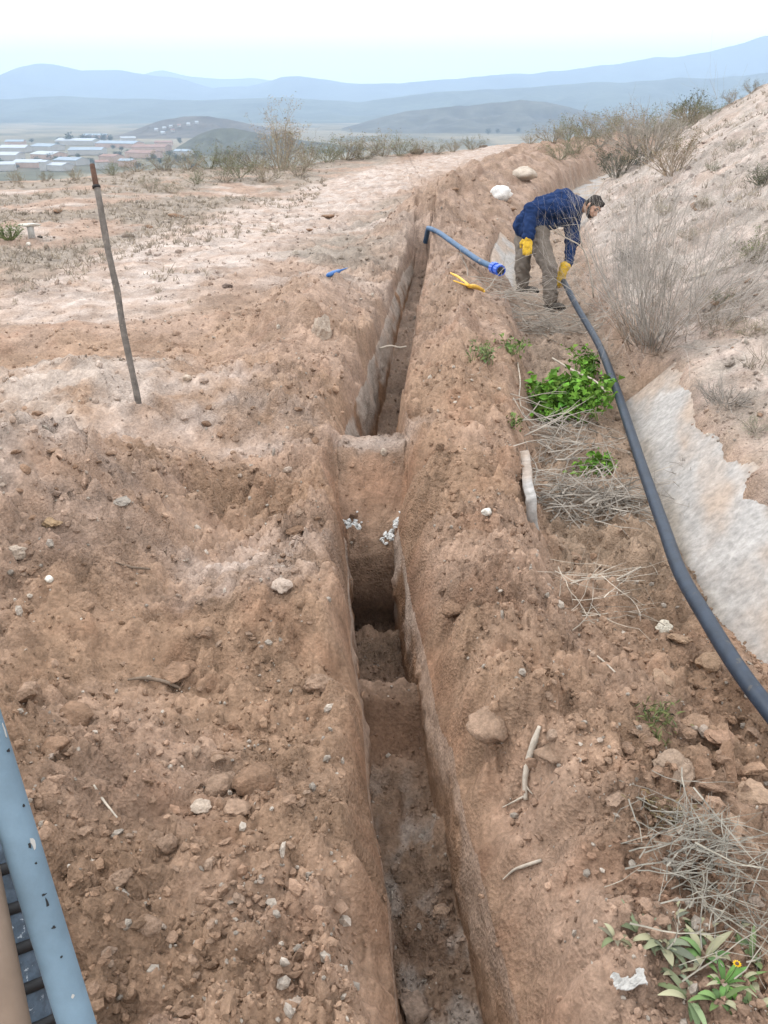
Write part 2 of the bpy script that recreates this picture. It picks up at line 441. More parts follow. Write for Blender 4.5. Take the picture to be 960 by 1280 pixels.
def albedo(x, y, z=None):
    x = np.asarray(x, float); y = np.asarray(y, float)
    u = x - cx(y); d = x - xd(y)
    n = fbm(x * .9, y * .9, 101, 4); n2 = fbm(x * 3.1, y * 3.1, 107, 4); n3 = fbm(x * .35, y * .35, 113, 3)
    c = np.tile(BROWN, (len(x), 1))
    c = mixc(c, TAN, sstep(-.3, .6, n) * .8)
    c = mixc(c, RED, sstep(.1, .8, n2) * .45)
    # pale crusted earth on the mounds left of the trench
    pm = gauss(x, y, -2.3, 6.3, 1.5, .95) * 1.0 + gauss(x, y, -2.0, 4.4, .95, 1.15) * .75 + gauss(x, y, -.55, 3.75, .55, .42) * .8 + gauss(x, y, -.7, 5.6, .6, .5) * .5
    pm = pm + gauss(x, y, -.35, 1.35, .5, .35) * .35
    pm = pm * (.75 + .5 * n2)
    c = mixc(c, mixc(np.tile(PALE, (len(x), 1)), GREY, sstep(-1.2, -2.2, x) * .55), sstep(.15, .95, pm) * .85)
    # far plateau: scrub ground with a pale vehicle track
    far = sstep(8.5, 13, y) * sstep(.2, -1.0, u)
    c = mixc(c, mixc(np.tile(TAN, (len(x), 1)), PALE, sstep(-.1, .5, n)), far * .7)
    trk = np.interp(y, [8, 11, 15, 20, 26, 34, 44], [-3.3, -3.0, -2.5, -1.7, -.5, 1.6, 5])
    tw = np.interp(y, [8, 14, 26, 44], [1.3, 1.6, 1.9, 2.4])
    tr = np.exp(-((x - trk) / tw) ** 2) * sstep(7.5, 9.5, y)
    scr = far * sstep(.75, .25, tr) * sstep(-.35, .25, n3 + .5 * n + .16 * (y - 16) / 8)
    c = mixc(c, SCRUB, scr * .85)
    c = mixc(c, PALE * 1.03, tr * (.55 + .5 * n2) * sstep(.25, .7, tr))
    # hillside right of the ditch
    c = mixc(c, mixc(np.tile(GREY, (len(x), 1)), PALE * .98, sstep(-.3, .4, n2)), sstep(.55, .95, d) * sstep(2.6, 4, y) * (.85 + .3 * n))
    c = mixc(c, TAN, sstep(.75, 1.2, d) * sstep(.15, .6, n) * .6)
    # silted ditch bed
    bed = sstep(-.5, -.3, d) * sstep(.6, .45, d) * sstep(3.2, 4.2, y)
    c = mixc(c, np.array([.25, .185, .135]), bed * .8)
    # damp earth inside the trench
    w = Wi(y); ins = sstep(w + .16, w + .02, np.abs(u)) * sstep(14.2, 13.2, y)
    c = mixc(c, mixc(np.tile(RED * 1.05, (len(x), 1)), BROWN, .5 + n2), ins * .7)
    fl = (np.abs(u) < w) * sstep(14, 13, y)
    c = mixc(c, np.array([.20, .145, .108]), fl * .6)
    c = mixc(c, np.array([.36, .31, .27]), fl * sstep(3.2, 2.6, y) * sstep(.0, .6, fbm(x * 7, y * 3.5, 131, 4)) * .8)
    c = mixc(c, PALE, gauss(x, y, -.07, 5.62, .30, .10) * .75)
    c = mixc(c, RED * .8, fl * gauss(x, y, .04, 3.22, .4, .14) * .7)
    c = mixc(c, TAN, fl * gauss(x, y, .03, 3.5, .4, .10) * .7)
    c = mixc(c, RED * 1.15, gauss(x, y, -.07, 5.25, .26, .22) * .6)
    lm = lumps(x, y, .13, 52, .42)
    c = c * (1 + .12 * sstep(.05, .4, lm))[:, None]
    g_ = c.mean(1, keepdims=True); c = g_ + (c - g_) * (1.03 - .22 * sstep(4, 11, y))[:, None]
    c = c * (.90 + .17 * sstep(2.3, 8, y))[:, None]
    return np.clip(c, .02, .8)

# ------------------------------------------------------------------ ground sheet
rows = [-0.9]
extra = [(3.3, 3.75, .5), (4.5, 5.0, .4), (5.65, 5.85, .4)]
while rows[-1] < 62:
    y = rows[-1]
    s = .0085 * (1 + max(y, 0) / 2.1)
    for a, b, k in extra:
        if a < y < b: s *= k
    rows.append(y + s)
while rows[-1] < 420: rows.append(rows[-1] + .06 * rows[-1])
back = [-40, -25, -15, -9, -5.5, -3.5, -2.4, -1.7, -1.25]
ROWS = np.array(back + rows)
side = [.0]
while side[-1] < 9.5: side.append(side[-1] + .0085 * (1 + (side[-1] / 1.35) ** 2))
side = np.array(side)
NW, NF = 26, 24
kind = []; par = []
for s in side[::-1]: kind.append(0); par.append(-s)            # outer left
for k in range(NW): kind.append(1); par.append(1 - (k + .5) / NW)      # left wall top -> bottom
for k in range(NF): kind.append(2); par.append(-1 + 2 * k / (NF - 1))
for k in range(NW): kind.append(3); par.append((k + .5) / NW)
for s in side: kind.append(4); par.append(s)
kind = np.array(kind); par = np.array(par)
nr, nc = len(ROWS), len(kind)
Y = np.repeat(ROWS[:, None], nc, 1); K = np.repeat(kind[None], nr, 0); Q = np.repeat(par[None], nr, 0)
yy = Y.ravel(); kk = K.ravel(); qq = Q.ravel()
w = Wi(yy); xs = 1 + .12 * np.abs(yy)
def jit(sgn): return .018 * noise2(yy * 2.2, yy * 0 + sgn, 71)
cxy = cx(yy)
aq = np.abs(qq)
spread = np.where(aq < .45, aq, .45 + (aq - .45) * xs)
WLy = WL(yy)
X = np.where(kk == 0, cxy - jit(-1.0) - w - WLy - .001 - spread, 0.0)
X = np.where(kk == 4, cxy - jit(1.0) + w + .021 + spread, X)
X = np.where(kk == 2, cxy - (jit(-1.0) * (1 - qq) + jit(1.0) * (1 + qq)) * .5 + qq * (w - .004), X)
batter = np.where(kk == 1, WLy + .001, .021) * qq
X = np.where(kk == 1, cxy - jit(-1.0) - w - batter, X)
X = np.where(kk == 3, cxy - jit(1.0) + w + batter, X)
Zs = surf(X, yy)
iswall = (kk == 1) | (kk == 3)
xin = np.where(kk == 1, cxy - jit(-1.0) - w * .9, cxy - jit(1.0) + w * .9)
zb = Zs.copy(); zb[iswall] = surf(xin[iswall], yy[iswall])
xo = np.where(kk == 1, cxy - jit(-1.0) - w - WLy - .002, cxy - jit(1.0) + w + .022)
zt = Zs.copy(); zt[iswall] = surf(xo[iswall], yy[iswall])
zw = zb + (zt - zb) * qq
hgt = np.clip((zt - zb) / .15, 0, 1) * np.sin(np.clip(qq, 0, 1) * math.pi)
wn_ = -.012 + .018 * fbm(yy * 3.2, zw * 4.0, 201, 3) + .009 * fbm(yy * 11 + zw * 6, zw * 7, 203, 3) - .05 * lumps(yy, zw, .09, 205, .3) * .3
wn_ = np.minimum(wn_, .004)
X = np.where(kk == 1, X - wn_ * hgt, X); X = np.where(kk == 3, X + wn_ * hgt, X)
Z = np.where(iswall, zw, Zs)
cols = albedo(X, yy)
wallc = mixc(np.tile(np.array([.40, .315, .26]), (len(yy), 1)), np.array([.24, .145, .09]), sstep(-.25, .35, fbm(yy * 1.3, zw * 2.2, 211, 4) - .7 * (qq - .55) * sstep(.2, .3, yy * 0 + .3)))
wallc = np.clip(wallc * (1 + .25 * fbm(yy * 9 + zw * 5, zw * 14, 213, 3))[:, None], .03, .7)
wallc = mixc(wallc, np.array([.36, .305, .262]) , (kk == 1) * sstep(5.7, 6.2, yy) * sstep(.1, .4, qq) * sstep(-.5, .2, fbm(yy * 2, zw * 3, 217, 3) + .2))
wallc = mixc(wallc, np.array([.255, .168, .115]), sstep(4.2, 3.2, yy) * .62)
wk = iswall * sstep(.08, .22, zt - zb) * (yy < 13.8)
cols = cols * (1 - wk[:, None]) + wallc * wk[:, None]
# overhang at the back of the deep pit: the foot of the end wall runs in under the ledge
und = ((kk >= 1) & (kk <= 3)) * np.exp(-((yy - 4.68) / .05) ** 2) * sstep(-.75, -1.0, Z)
Yw = yy + .16 * und
idx = np.arange(nr * nc).reshape(nr, nc)
faces = np.stack([idx[:-1, :-1].ravel(), idx[:-1, 1:].ravel(), idx[1:, 1:].ravel(), idx[1:, :-1].ravel()], 1)
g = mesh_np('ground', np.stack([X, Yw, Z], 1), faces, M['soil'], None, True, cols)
tag(g, kind='structure')

from mathutils.bvhtree import BVHTree
bpy.context.view_layer.update()
BVH = BVHTree.FromObject(g, bpy.context.evaluated_depsgraph_get())
def ground(px, py, z0=0.0, lift=0.0):
    """point of the terrain seen at a photograph pixel"""
    o = Vector((0, 0, CAMZ)); d = P3(px, py, 1.0) - o
    h = BVH.ray_cast(o, d)[0]
    if h is None or h.y > 88: h = o + d * (80 / d.y)
    return Vector((h.x, h.y, h.z + lift))
def zat(x, y):
    h = BVH.ray_cast(Vector((x, y, 30)), Vector((0, 0, -1)))[0]
    return h.z if h else 0.0

# ------------------------------------------------------------------ valley, hills, haze
def ridge(name, D, crest, depth, base, col, seed, rough=.34, colvar=.35, n=260, m=40):
    """a range of hills as a real height field whose skyline passes the crest points (photograph px)"""
    cxs = []; czs = []
    for px, py in crest:
        d = P3(px, py, 1.0) - Vector((0, 0, CAMZ)); q = Vector((0, 0, CAMZ)) + d * (D / d.y)
        cxs.append(q.x); czs.append(q.z)
    x = np.linspace(cxs[0], cxs[-1], n); t = np.linspace(-1, .6, m)
    Xg, Tg = np.meshgrid(x, t); Xg = Xg.ravel(); Tg = Tg.ravel()
    s = depth
    top = np.interp(Xg, cxs, czs)
    prof = np.where(Tg < 0, (1 + Tg) ** 1.25, (1 - Tg / .6) ** 1.2)
    rid = 1 - np.abs(fbm(Xg / s * 2.6, Tg * 1.4 + .5 * noise2(Xg / s * 3, Tg, seed + 9), seed, 4)) * 2
    Yg = D + Tg * depth
    Zg = base - 4 + (top - base) * prof * (1 - rough * (1 - rid) * np.clip(np.abs(Tg) * 3, 0, 1)) + (top - base) * (.025 * fbm(Xg / s * 9, Tg * 4, seed + 3, 4) + .05 * fbm(Xg / s * 3, Tg * 3, seed + 4, 3))
    Zg = np.where((Tg <= -1) | (Tg >= .6), base - 6, Zg)
    c = np.tile(np.array(col), (len(Xg), 1)) * (1 + colvar * fbm(Xg / s * 6, Tg * 6, seed + 5, 4))[:, None]
    i = np.arange(n * m).reshape(m, n)
    f = np.stack([i[:-1, :-1].ravel(), i[:-1, 1:].ravel(), i[1:, 1:].ravel(), i[1:, :-1].ravel()], 1)
    return tag(mesh_np(name, np.stack([Xg, Yg, Zg], 1), f, M['far'], None, True, np.clip(c, .01, .6)), kind='structure')

VZ = -80.0
ridge('far_mountains', 15500, [(-900, 96), (-300, 100), (100, 98), (170, 93), (205, 87), (240, 93), (280, 97), (330, 98), (400, 104), (470, 104), (560, 108), (900, 112), (1900, 108)], 2500, VZ, (.07, .085, .085), 301)
ridge('mountains', 10500, [(-900, 90), (-500, 100), (-120, 108), (0, 93), (30, 80), (48, 77), (75, 79), (100, 85), (150, 87), (190, 91), (235, 99), (265, 108), (310, 107), (338, 98), (352, 93), (375, 95), (410, 99), (430, 103), (500, 103),
      (560, 98), (610, 93), (640, 89), (665, 91), (700, 87), (750, 80), (800, 73), (850, 67), (900, 58), (940, 45), (980, 38), (1150, 34), (1500, 50), (1900, 80)], 3000, VZ, (.062, .078, .066), 311)
ridge('foothills', 6200, [(-900, 120), (-200, 128), (0, 122), (80, 118), (160, 122), (260, 124), (360, 120), (450, 126), (560, 112), (650, 108), (760, 100), (880, 96), (1000, 86), (1500, 80), (1900, 100)], 1700, VZ, (.065, .078, .060), 321)
ridge('low_hills', 3600, [(395, 172), (430, 158), (470, 146), (505, 138), (560, 131), (610, 126), (650, 123), (690, 126), (715, 133), (745, 141), (800, 148), (900, 160), (1100, 165)], 700, VZ, (.07, .07, .055), 331, .4)
ridge('town_hill', 2900, [(150, 168), (185, 154), (205, 147), (230, 142), (262, 143), (300, 150), (340, 158), (400, 172)], 420, VZ, (.085, .075, .06), 341, .4)
ridge('dark_hill', 1900, [(215, 190), (235, 172), (252, 162), (270, 158), (290, 157), (315, 161), (345, 167), (400, 174), (470, 186), (520, 200)], 260, VZ, (.06, .062, .042), 351, .4)
ridge('scrub_shoulder', 210, [(560, 196), (620, 176), (680, 160), (740, 146), (790, 133), (830, 124), (870, 114), (910, 104), (960, 96), (1100, 88), (1500, 90)], 70, -25.0, (.11, .10, .075), 361, .2)

ny = 130
vy = 150 * (17000 / 150) ** (np.arange(ny) / (ny - 1)); vt = np.linspace(-1.2, 1.2, 150)
VY, VT = np.meshgrid(vy, vt, indexing='ij'); VX = (VT * (VY * .75 + 250)).ravel(); VY = VY.ravel()
vz = VZ - .5 + .8 * fbm(VX / 500, VY / 500, 401, 3)
fld = _rnd[2][_cell(np.floor(VX / 130 + .3 * noise2(VX / 200, VY / 200, 3)).astype(np.int32), np.floor(VY / 210).astype(np.int32), 5)]
vc = np.stack([.085 + .12 * fld, .085 + .09 * fld, .055 + .065 * fld], 1)
i = np.arange(ny * 150).reshape(ny, 150)
f = np.stack([i[:-1, :-1].ravel(), i[1:, :-1].ravel(), i[1:, 1:].ravel(), i[:-1, 1:].ravel()], 1)[:, ::-1]
tag(mesh_np('valley', np.stack([VX, VY, vz], 1), f, M['far'], None, True, vc), kind='structure')

hz_m = bpy.data.materials.new('haze'); hz_m.use_nodes = True
nt = hz_m.node_tree; nt.nodes.remove(nt.nodes['Principled BSDF'])
pv = nt.nodes.new('ShaderNodeVolumePrincipled')
pv.inputs['Color'].default_value = (.52, .68, .90, 1); pv.inputs['Density'].default_value = 1.4e-4; pv.inputs['Anisotropy'].default_value = 0.1
nt.links.new(pv.outputs[0], nt.nodes['Material Output'].inputs['Volume'])
x0, x1, y0, y1, z0, z1 = -17000, 17000, -300, 17800, -96, 830
hv = np.array([(x, y, z) for z in (z0, z1) for y in (y0, y1) for x in (x0, x1)])
tag(mesh_np('haze', hv, np.array([(0, 2, 3, 1), (4, 5, 7, 6), (0, 1, 5, 4), (2, 6, 7, 3), (0, 4, 6, 2), (1, 3, 7, 5)]), hz_m, None, False), kind='stuff')

# ------------------------------------------------------------------ foliage / twig generators
def prisms(p0, p1, r0, r1, col):
    """thin three-sided twigs, all in one mesh"""
    p0 = np.asarray(p0, float); p1 = np.asarray(p1, float); n = len(p0)
    r0 = np.broadcast_to(r0, n)[:, None]; r1 = np.broadcast_to(r1, n)[:, None]
    t = p1 - p0; t /= np.maximum(np.linalg.norm(t, axis=1, keepdims=True), 1e-9)
    ref = np.where(np.abs(t[:, 2:3]) < .9, np.array([[0, 0, 1.]]), np.array([[1., 0, 0]]))
    a = np.cross(t, ref); a /= np.maximum(np.linalg.norm(a, axis=1, keepdims=True), 1e-9); b = np.cross(t, a)
    V = []
    for p, r in ((p0, r0), (p1, r1)):
        for k in range(3):
            th = 2.0944 * k; V.append(p + (a * math.cos(th) + b * math.sin(th)) * r)
    V = np.stack(V, 1).reshape(-1, 3)
    o = np.arange(n)[:, None] * 6
    Q = np.concatenate([o + np.array([[k, 3 + k, 3 + (k + 1) % 3, (k + 1) % 3]]) for k in range(3)])
    col = np.asarray(col, float)
    cc = np.repeat(np.broadcast_to(col, (n, 3)), 6, 0)
    return V, Q, np.zeros((0, 3), int), cc

def leaves(p, d, nrm, ln, wd, col, fold=.25):
    """pointed folded leaves: two triangles each"""
    n = len(p); d = d / np.linalg.norm(d, axis=1, keepdims=True)
    s = np.cross(d, nrm); s /= np.maximum(np.linalg.norm(s, axis=1, keepdims=True), 1e-9); up = np.cross(s, d)
    ln = np.broadcast_to(ln, n)[:, None]; wd = np.broadcast_to(wd, n)[:, None]
    V = np.stack([p, p + d * ln * .5 + s * wd * .5 + up * wd * fold, p + d * ln - up * ln * .12, p + d * ln * .5 - s * wd * .5 + up * wd * fold], 1).reshape(-1, 3)
    o = np.arange(n)[:, None] * 4
    T = np.concatenate([o + np.array([[0, 1, 2]]), o + np.array([[0, 2, 3]])])
    return V, np.zeros((0, 4), int), T, np.repeat(np.broadcast_to(col, (n, 3)), 4, 0)

def joinc(parts):
    V, Q, T = join([p[:3] for p in parts])
    return (V, Q, T), np.concatenate([p[3] for p in parts])

def grow(base, n, h, spread, levels=3, kids=4, r=.006, up=.7, droop=0.0, seed=0, taper=.55, nseg=5, base_r=.06):
    """branching twigs from a base; returns segment arrays (p0, p1, r0, r1)"""
    rg = np.random.default_rng(seed)
    S = []
    def stem(p, d, ln, rr, lev):
        seg = ln / nseg
        for k in range(nseg):
            d = d + rg.normal(0, .16, 3) + np.array([0, 0, .05 * up - droop * .1]); d /= np.linalg.norm(d)
            q = p + d * seg; r2 = rr * (1 - .5 / nseg)
            S.append((p, q, rr, r2)); p = q; rr = r2
            if lev < levels and k >= 1:
                for _ in range(rg.poisson(kids / (nseg - 1))):
                    e = d + rg.normal(0, .55, 3); e /= np.linalg.norm(e)
                    stem(p, e, ln * rg.uniform(.35, .65), rr * taper, lev + 1)
    for _ in range(n):
        a = rg.uniform(0, 6.283); s = rg.uniform(0, 1) ** .6 * spread
        d = np.array([math.cos(a) * s, math.sin(a) * s, up]); d /= np.linalg.norm(d)
        p = np.array(base) + np.array([math.cos(a), math.sin(a), 0]) * rg.uniform(0, base_r)
        stem(p, d, h * rg.uniform(.6, 1.05), r * rg.uniform(.7, 1.2), 1)
    a = [np.array([s[k] for s in S]) for k in range(4)]
    return a

def twigs(segs, col, seed=0, var=.2):
    rg = np.random.default_rng(seed)
    n = len(segs[0])
    c = np.array(col)[None] * (1 + rg.normal(0, var, (n, 1)))
    return prisms(*segs, np.clip(c, .02, .8))

def leaf_cloud(segs, n, ln, col, seed, var=.25, frac=.4, jit=.02, wd=.45):
    rg = np.random.default_rng(seed)
    thin = np.argsort(segs[2])[:max(4, int(len(segs[2]) * (1 - frac)))]
    k = rg.choice(thin, n); t = rg.random((n, 1))
    p = segs[0][k] * (1 - t) + segs[1][k] * t + rg.normal(0, jit, (n, 3))
    d = rg.normal(0, 1, (n, 3)); d[:, 2] = d[:, 2] * .6 + .3
    nm = rg.normal(0, .5, (n, 3)) + np.array([0, 0, 1])
    l = ln * rg.uniform(.35, 1.45, n)
    c = np.clip(np.array(col)[None] * (1 + rg.normal(0, var, (n, 1))) * (1 + rg.normal(0, .07, (n, 3))), .01, .7)
    return leaves(p, d, nm, l, l * wd, c)

def local(vqtc, base):
    (v, q, t), c = vqtc
    return (v - np.array(base), q, t), c

def plant(name, base, parts, label, cat, group=None):
    """parts: [(part name, [geometry...])]; an Empty at the foot parents the parts"""
    e = empty(name, base, label, cat, group)
    for pn, geo in parts:
        (v, q, t), c = joinc(geo)
        o = put(pn, (v - np.array(base), q, t), M['veg'], None, False, c)
        o.parent = e
    return e

def copy_thing(root, loc, rz, sc, label=None, group=None):
    r = root.copy(); C.objects.link(r); r.location = loc; r.rotation_euler = (0, 0, rz); r.scale = (sc, sc, sc) if np.isscalar(sc) else sc
    if label: r['label'] = label
    if group: r['group'] = group
    for ch in list(root.children):
        c = ch.copy(); C.objects.link(c); c.parent = r; c.matrix_parent_inverse = ch.matrix_parent_inverse
    return r

# ------------------------------------------------------------------ town in the valley
M['wall_white'] = flat_mat('render_white', (.34, .325, .30), .9, .1, .2)
M['wall_tan'] = flat_mat('render_tan', (.38, .27, .21), .9, .15, .2)
M['roof_white'] = flat_mat('roof_pale', (.33, .36, .39), .7, .1, .1)
M['roof_blue'] = flat_mat('roof_blue_grey', (.20, .25, .30), .6, .15, .1)
M['roof_red'] = flat_mat('roof_red', (.22, .135, .105), .8, .15, .1)
def building(px, py, wpx, dep, h, wall, roof, label, group=None, gable=.25, rz=0.0, zb=VZ):
    b = P(px, py, zb); scale = (b - Vector((0, 0, CAMZ))).length / FPX
    w = wpx * scale * .42; d = dep / 2
    e = empty('shed' if gable < .3 else 'house', b, label, 'building', group); e.rotation_euler = (0, 0, rz)
    H = h; G = gable * d + .6
    V = np.array([(-w, -d, 0), (w, -d, 0), (w, d, 0), (-w, d, 0), (-w, -d, H), (w, -d, H), (w, d, H), (-w, d, H), (-w, 0, H + G - .3), (w, 0, H + G - .3)])
    o = mesh_np('wall', V, [np.array([(0, 1, 5, 4), (2, 3, 7, 6), (1, 2, 6, 5), (3, 0, 4, 7)]), np.array([(5, 6, 9), (7, 4, 8)])], M[wall], e, False)
    k = .5
    Vr = np.array([(-w - k, -d - k, H - .2), (w + k, -d - k, H - .2), (w + k, 0, H + G), (-w - k, 0, H + G), (w + k, d + k, H - .2), (-w - k, d + k, H - .2)])
    Vr = np.concatenate([Vr, Vr + np.array([0, 0, .5])])
    mesh_np('roof', Vr, np.array([(6, 7, 8, 9), (9, 8, 10, 11), (0, 3, 2, 1), (3, 5, 4, 2), (0, 1, 7, 6), (5, 11, 10, 4), (0, 6, 9, 3), (3, 9, 11, 5), (1, 2, 8, 7), (2, 4, 10, 8)]), M[roof], e, False)
    return e
gr = 'sheds of the valley town'
spec = [  # px, py, width px, depth m, height m, wall, roof
 (98, 181, 52, 40, 9, 'wall_white', 'roof_white', 'wide white roofed shed below the round trees in the valley town'),
 (150, 184, 60, 40, 8, 'wall_tan', 'roof_blue', 'long blue-grey roofed shed right of the wide white roofed shed'),
 (120, 173, 40, 30, 8, 'wall_tan', 'roof_blue', None), (60, 188, 46, 40, 8, 'wall_white', 'roof_blue', None), (20, 190, 44, 40, 8, 'wall_white', 'roof_white', None),
 (190, 189, 46, 36, 8, 'wall_tan', 'roof_red', 'red roofed shed in the middle of the valley town'),
 (180, 197, 44, 30, 8, 'wall_tan', 'roof_red', 'red shed just left of the dark hill, nearest of the two'),
 (110, 193, 58, 36, 8, 'wall_white', 'roof_blue', None), (62, 198, 50, 36, 7, 'wall_tan', 'roof_white', None), (12, 200, 40, 36, 8, 'wall_white', 'roof_white', None),
 (140, 203, 34, 24, 9, 'wall_tan', 'roof_red', None), (90, 206, 50, 30, 7, 'wall_white', 'roof_blue', None), (38, 209, 46, 30, 7, 'wall_tan', 'roof_white', None),
 (5, 213, 40, 26, 8, 'wall_white', 'roof_white', None), (75, 213, 36, 24, 7, 'wall_white', 'roof_white', None), (58, 213, 10, 14, 11, 'wall_white', 'roof_white', 'small bright white block at the near edge of the valley town'),
 (20, 181, 30, 30, 7, 'wall_tan', 'roof_blue', None), (160, 176, 26, 20, 7, 'wall_white', 'roof_white', None), (205, 182, 30, 24, 7, 'wall_tan', 'roof_red', None),
 (230, 194, 30, 24, 7, 'wall_white', 'roof_blue', None), (-25, 196, 46, 36, 8, 'wall_white', 'roof_blue', None), (-20, 206, 40, 36, 8, 'wall_white', 'roof_white', None),
 (128, 211, 22, 18, 9, 'wall_white', 'roof_red', None), (160, 208, 26, 18, 8, 'wall_tan', 'roof_blue', None)]
names = {('wall_white', 'roof_white'): 'white shed with pale roof in the valley town', ('wall_white', 'roof_blue'): 'white shed with blue-grey roof in the valley town',
         ('wall_tan', 'roof_blue'): 'tan shed with blue-grey roof in the valley town', ('wall_tan', 'roof_white'): 'tan shed with pale roof in the valley town',
         ('wall_tan', 'roof_red'): 'low tan shed with red roof in the valley town', ('wall_white', 'roof_red'): 'white shed with red roof in the valley town'}
for k, (px, py, w_, dp, h_, wl, rf, lb) in enumerate(spec):
    building(px, py, w_ * (.75 if not lb else 1), dp, h_, wl, rf, lb or names[(wl, rf)], gr, .18, random.uniform(-.5, .5))
def hill_z(px, py, D):
    bpy.context.view_layer.update()
    o = Vector((0, 0, CAMZ)); d = P3(px, py, 1.0) - o; best = None
    for nm in ('town_hill', 'dark_hill'):
        h = HB[nm].ray_cast(o, d)[0]
        if h is not None and (best is None or h.y < best.y): best = h
    return best.z if best is not None else None
bpy.context.view_layer.update()
HB = {nm: BVHTree.FromObject(bpy.data.objects[nm], bpy.context.evaluated_depsgraph_get()) for nm in ('town_hill', 'dark_hill')}
for k, (px, py, w_, rf) in enumerate([(196, 164, 8, 'roof_white'), (206, 162, 8, 'roof_white'), (214, 160, 7, 'roof_white'), (224, 159, 7, 'roof_red'), (236, 157, 8, 'roof_white'), (246, 155, 7, 'roof_white'), (216, 165, 8, 'roof_red'), (204, 168, 9, 'roof_white')]):
    hz_ = hill_z(px, py, 0)
    if hz_ is None: continue
    building(px, py, w_ * .6, 9, 5, 'wall_white', rf, '%s white house with %s roof from the left on the slope above the town' % (['first', 'third', 'fourth', 'first', 'fifth', 'sixth', 'second', 'second'][k], 'pale' if rf == 'roof_white' else 'red'), 'white houses on the slope above the town', .5, random.uniform(-.4, .4), hz_)
building(632, 163, 20, 14, 7, 'wall_white', 'roof_white', 'lone white shed far off beyond the spoil bank, right of centre', None, .18, .1)
building(312, 183, 8, 9, 7, 'wall_white', 'roof_white', 'white house at the foot of the dark hill beside the tall dry shrub', None, .5, .3)
building(297, 188, 7, 9, 6, 'wall_white', 'roof_red', 'white house with red roof below the dark hill', None, .5, -.2)

def far_tree(name, base, h, wd, seed, label, group=None, col=(.045, .065, .035)):
    rg = np.random.default_rng(seed); n = 260
    p = rg.normal(0, 1, (n, 3)); p /= np.linalg.norm(p, axis=1, keepdims=True); p *= (rg.random((n, 1)) ** .4)
    p = p * np.array([wd / 2, wd / 2, h * .38]) * (1 + .25 * rg.normal(0, 1, (n, 1))) + np.array([0, 0, h * .6])
    l = wd * .16
    d = rg.normal(0, 1, (n, 3)); nm = rg.normal(0, 1, (n, 3))
    c = np.array(col)[None] * (1 + .35 * rg.normal(0, 1, (n, 1)))
    lv = leaves(p, d, nm, l * rg.uniform(.7, 1.4, n), l, np.clip(c, .01, .3))
    tr = prisms([(0, 0, -1), (0, 0, h * .35)], [(0, 0, h * .35), (wd * .08, 0, h * .75)], wd * .05, wd * .03, np.array([.08, .06, .045]))
    e = empty(name, base, label, 'tree', group)
    (v, q, t), cc = joinc([lv]); put('crown', (v, q, t), M['veg'], None, False, cc).parent = e
    (v, q, t), cc = joinc([tr]); put('trunk', (v, q, t), M['veg'], None, False, cc).parent = e
    return e
T0 = far_tree('valley_tree', P(87, 181, VZ), 25, 17, 1, 'tallest dark round tree standing over the valley town')
for k, (px, py, s) in enumerate([(104, 178, .7), (112, 179, .75), (121, 178, .65), (130, 177, .7), (138, 177, .6), (74, 178, .45)]):
    copy_thing(T0, P(px, py, VZ), k * 1.3, (s * 1.3, s * 1.3, s), 'dark tree in the row right of the tallest tree' if px > 90 else 'small dark tree left of the tallest tree in town', 'row of trees in the valley town')
for k, (px, py, s) in enumerate([(45, 196, .4), (98, 198, .4), (130, 192, .45), (150, 195, .4), (165, 203, .4), (30, 204, .35), (12, 186, .4), (170, 184, .4), (118, 206, .35), (212, 196, .5), (220, 200, .5), (232, 203, .5), (245, 200, .5), (200, 205, .4), (-6, 188, .5), (300, 200, .5), (285, 196, .5), (330, 196, .5), (610, 168, .8), (622, 167, .7), (648, 166, .7)]):
    copy_thing(T0, P(px, py, VZ), k * 2.1, (s * 1.2, s * 1.2, s * .8), 'low dark tree among the sheds of the valley town' if px < 260 else 'low dark tree in the valley beyond the plateau edge', 'scattered trees in the valley')

rgt = np.random.default_rng(9)
for k in range(34):
    s = rgt.uniform(.25, .5)
    copy_thing(T0, P(rgt.uniform(-10, 245), rgt.uniform(176, 214), VZ), k * 1.7, (s * 1.4, s * 1.4, s * .8), 'low dark tree among the sheds of the valley town', 'scattered trees in the valley')

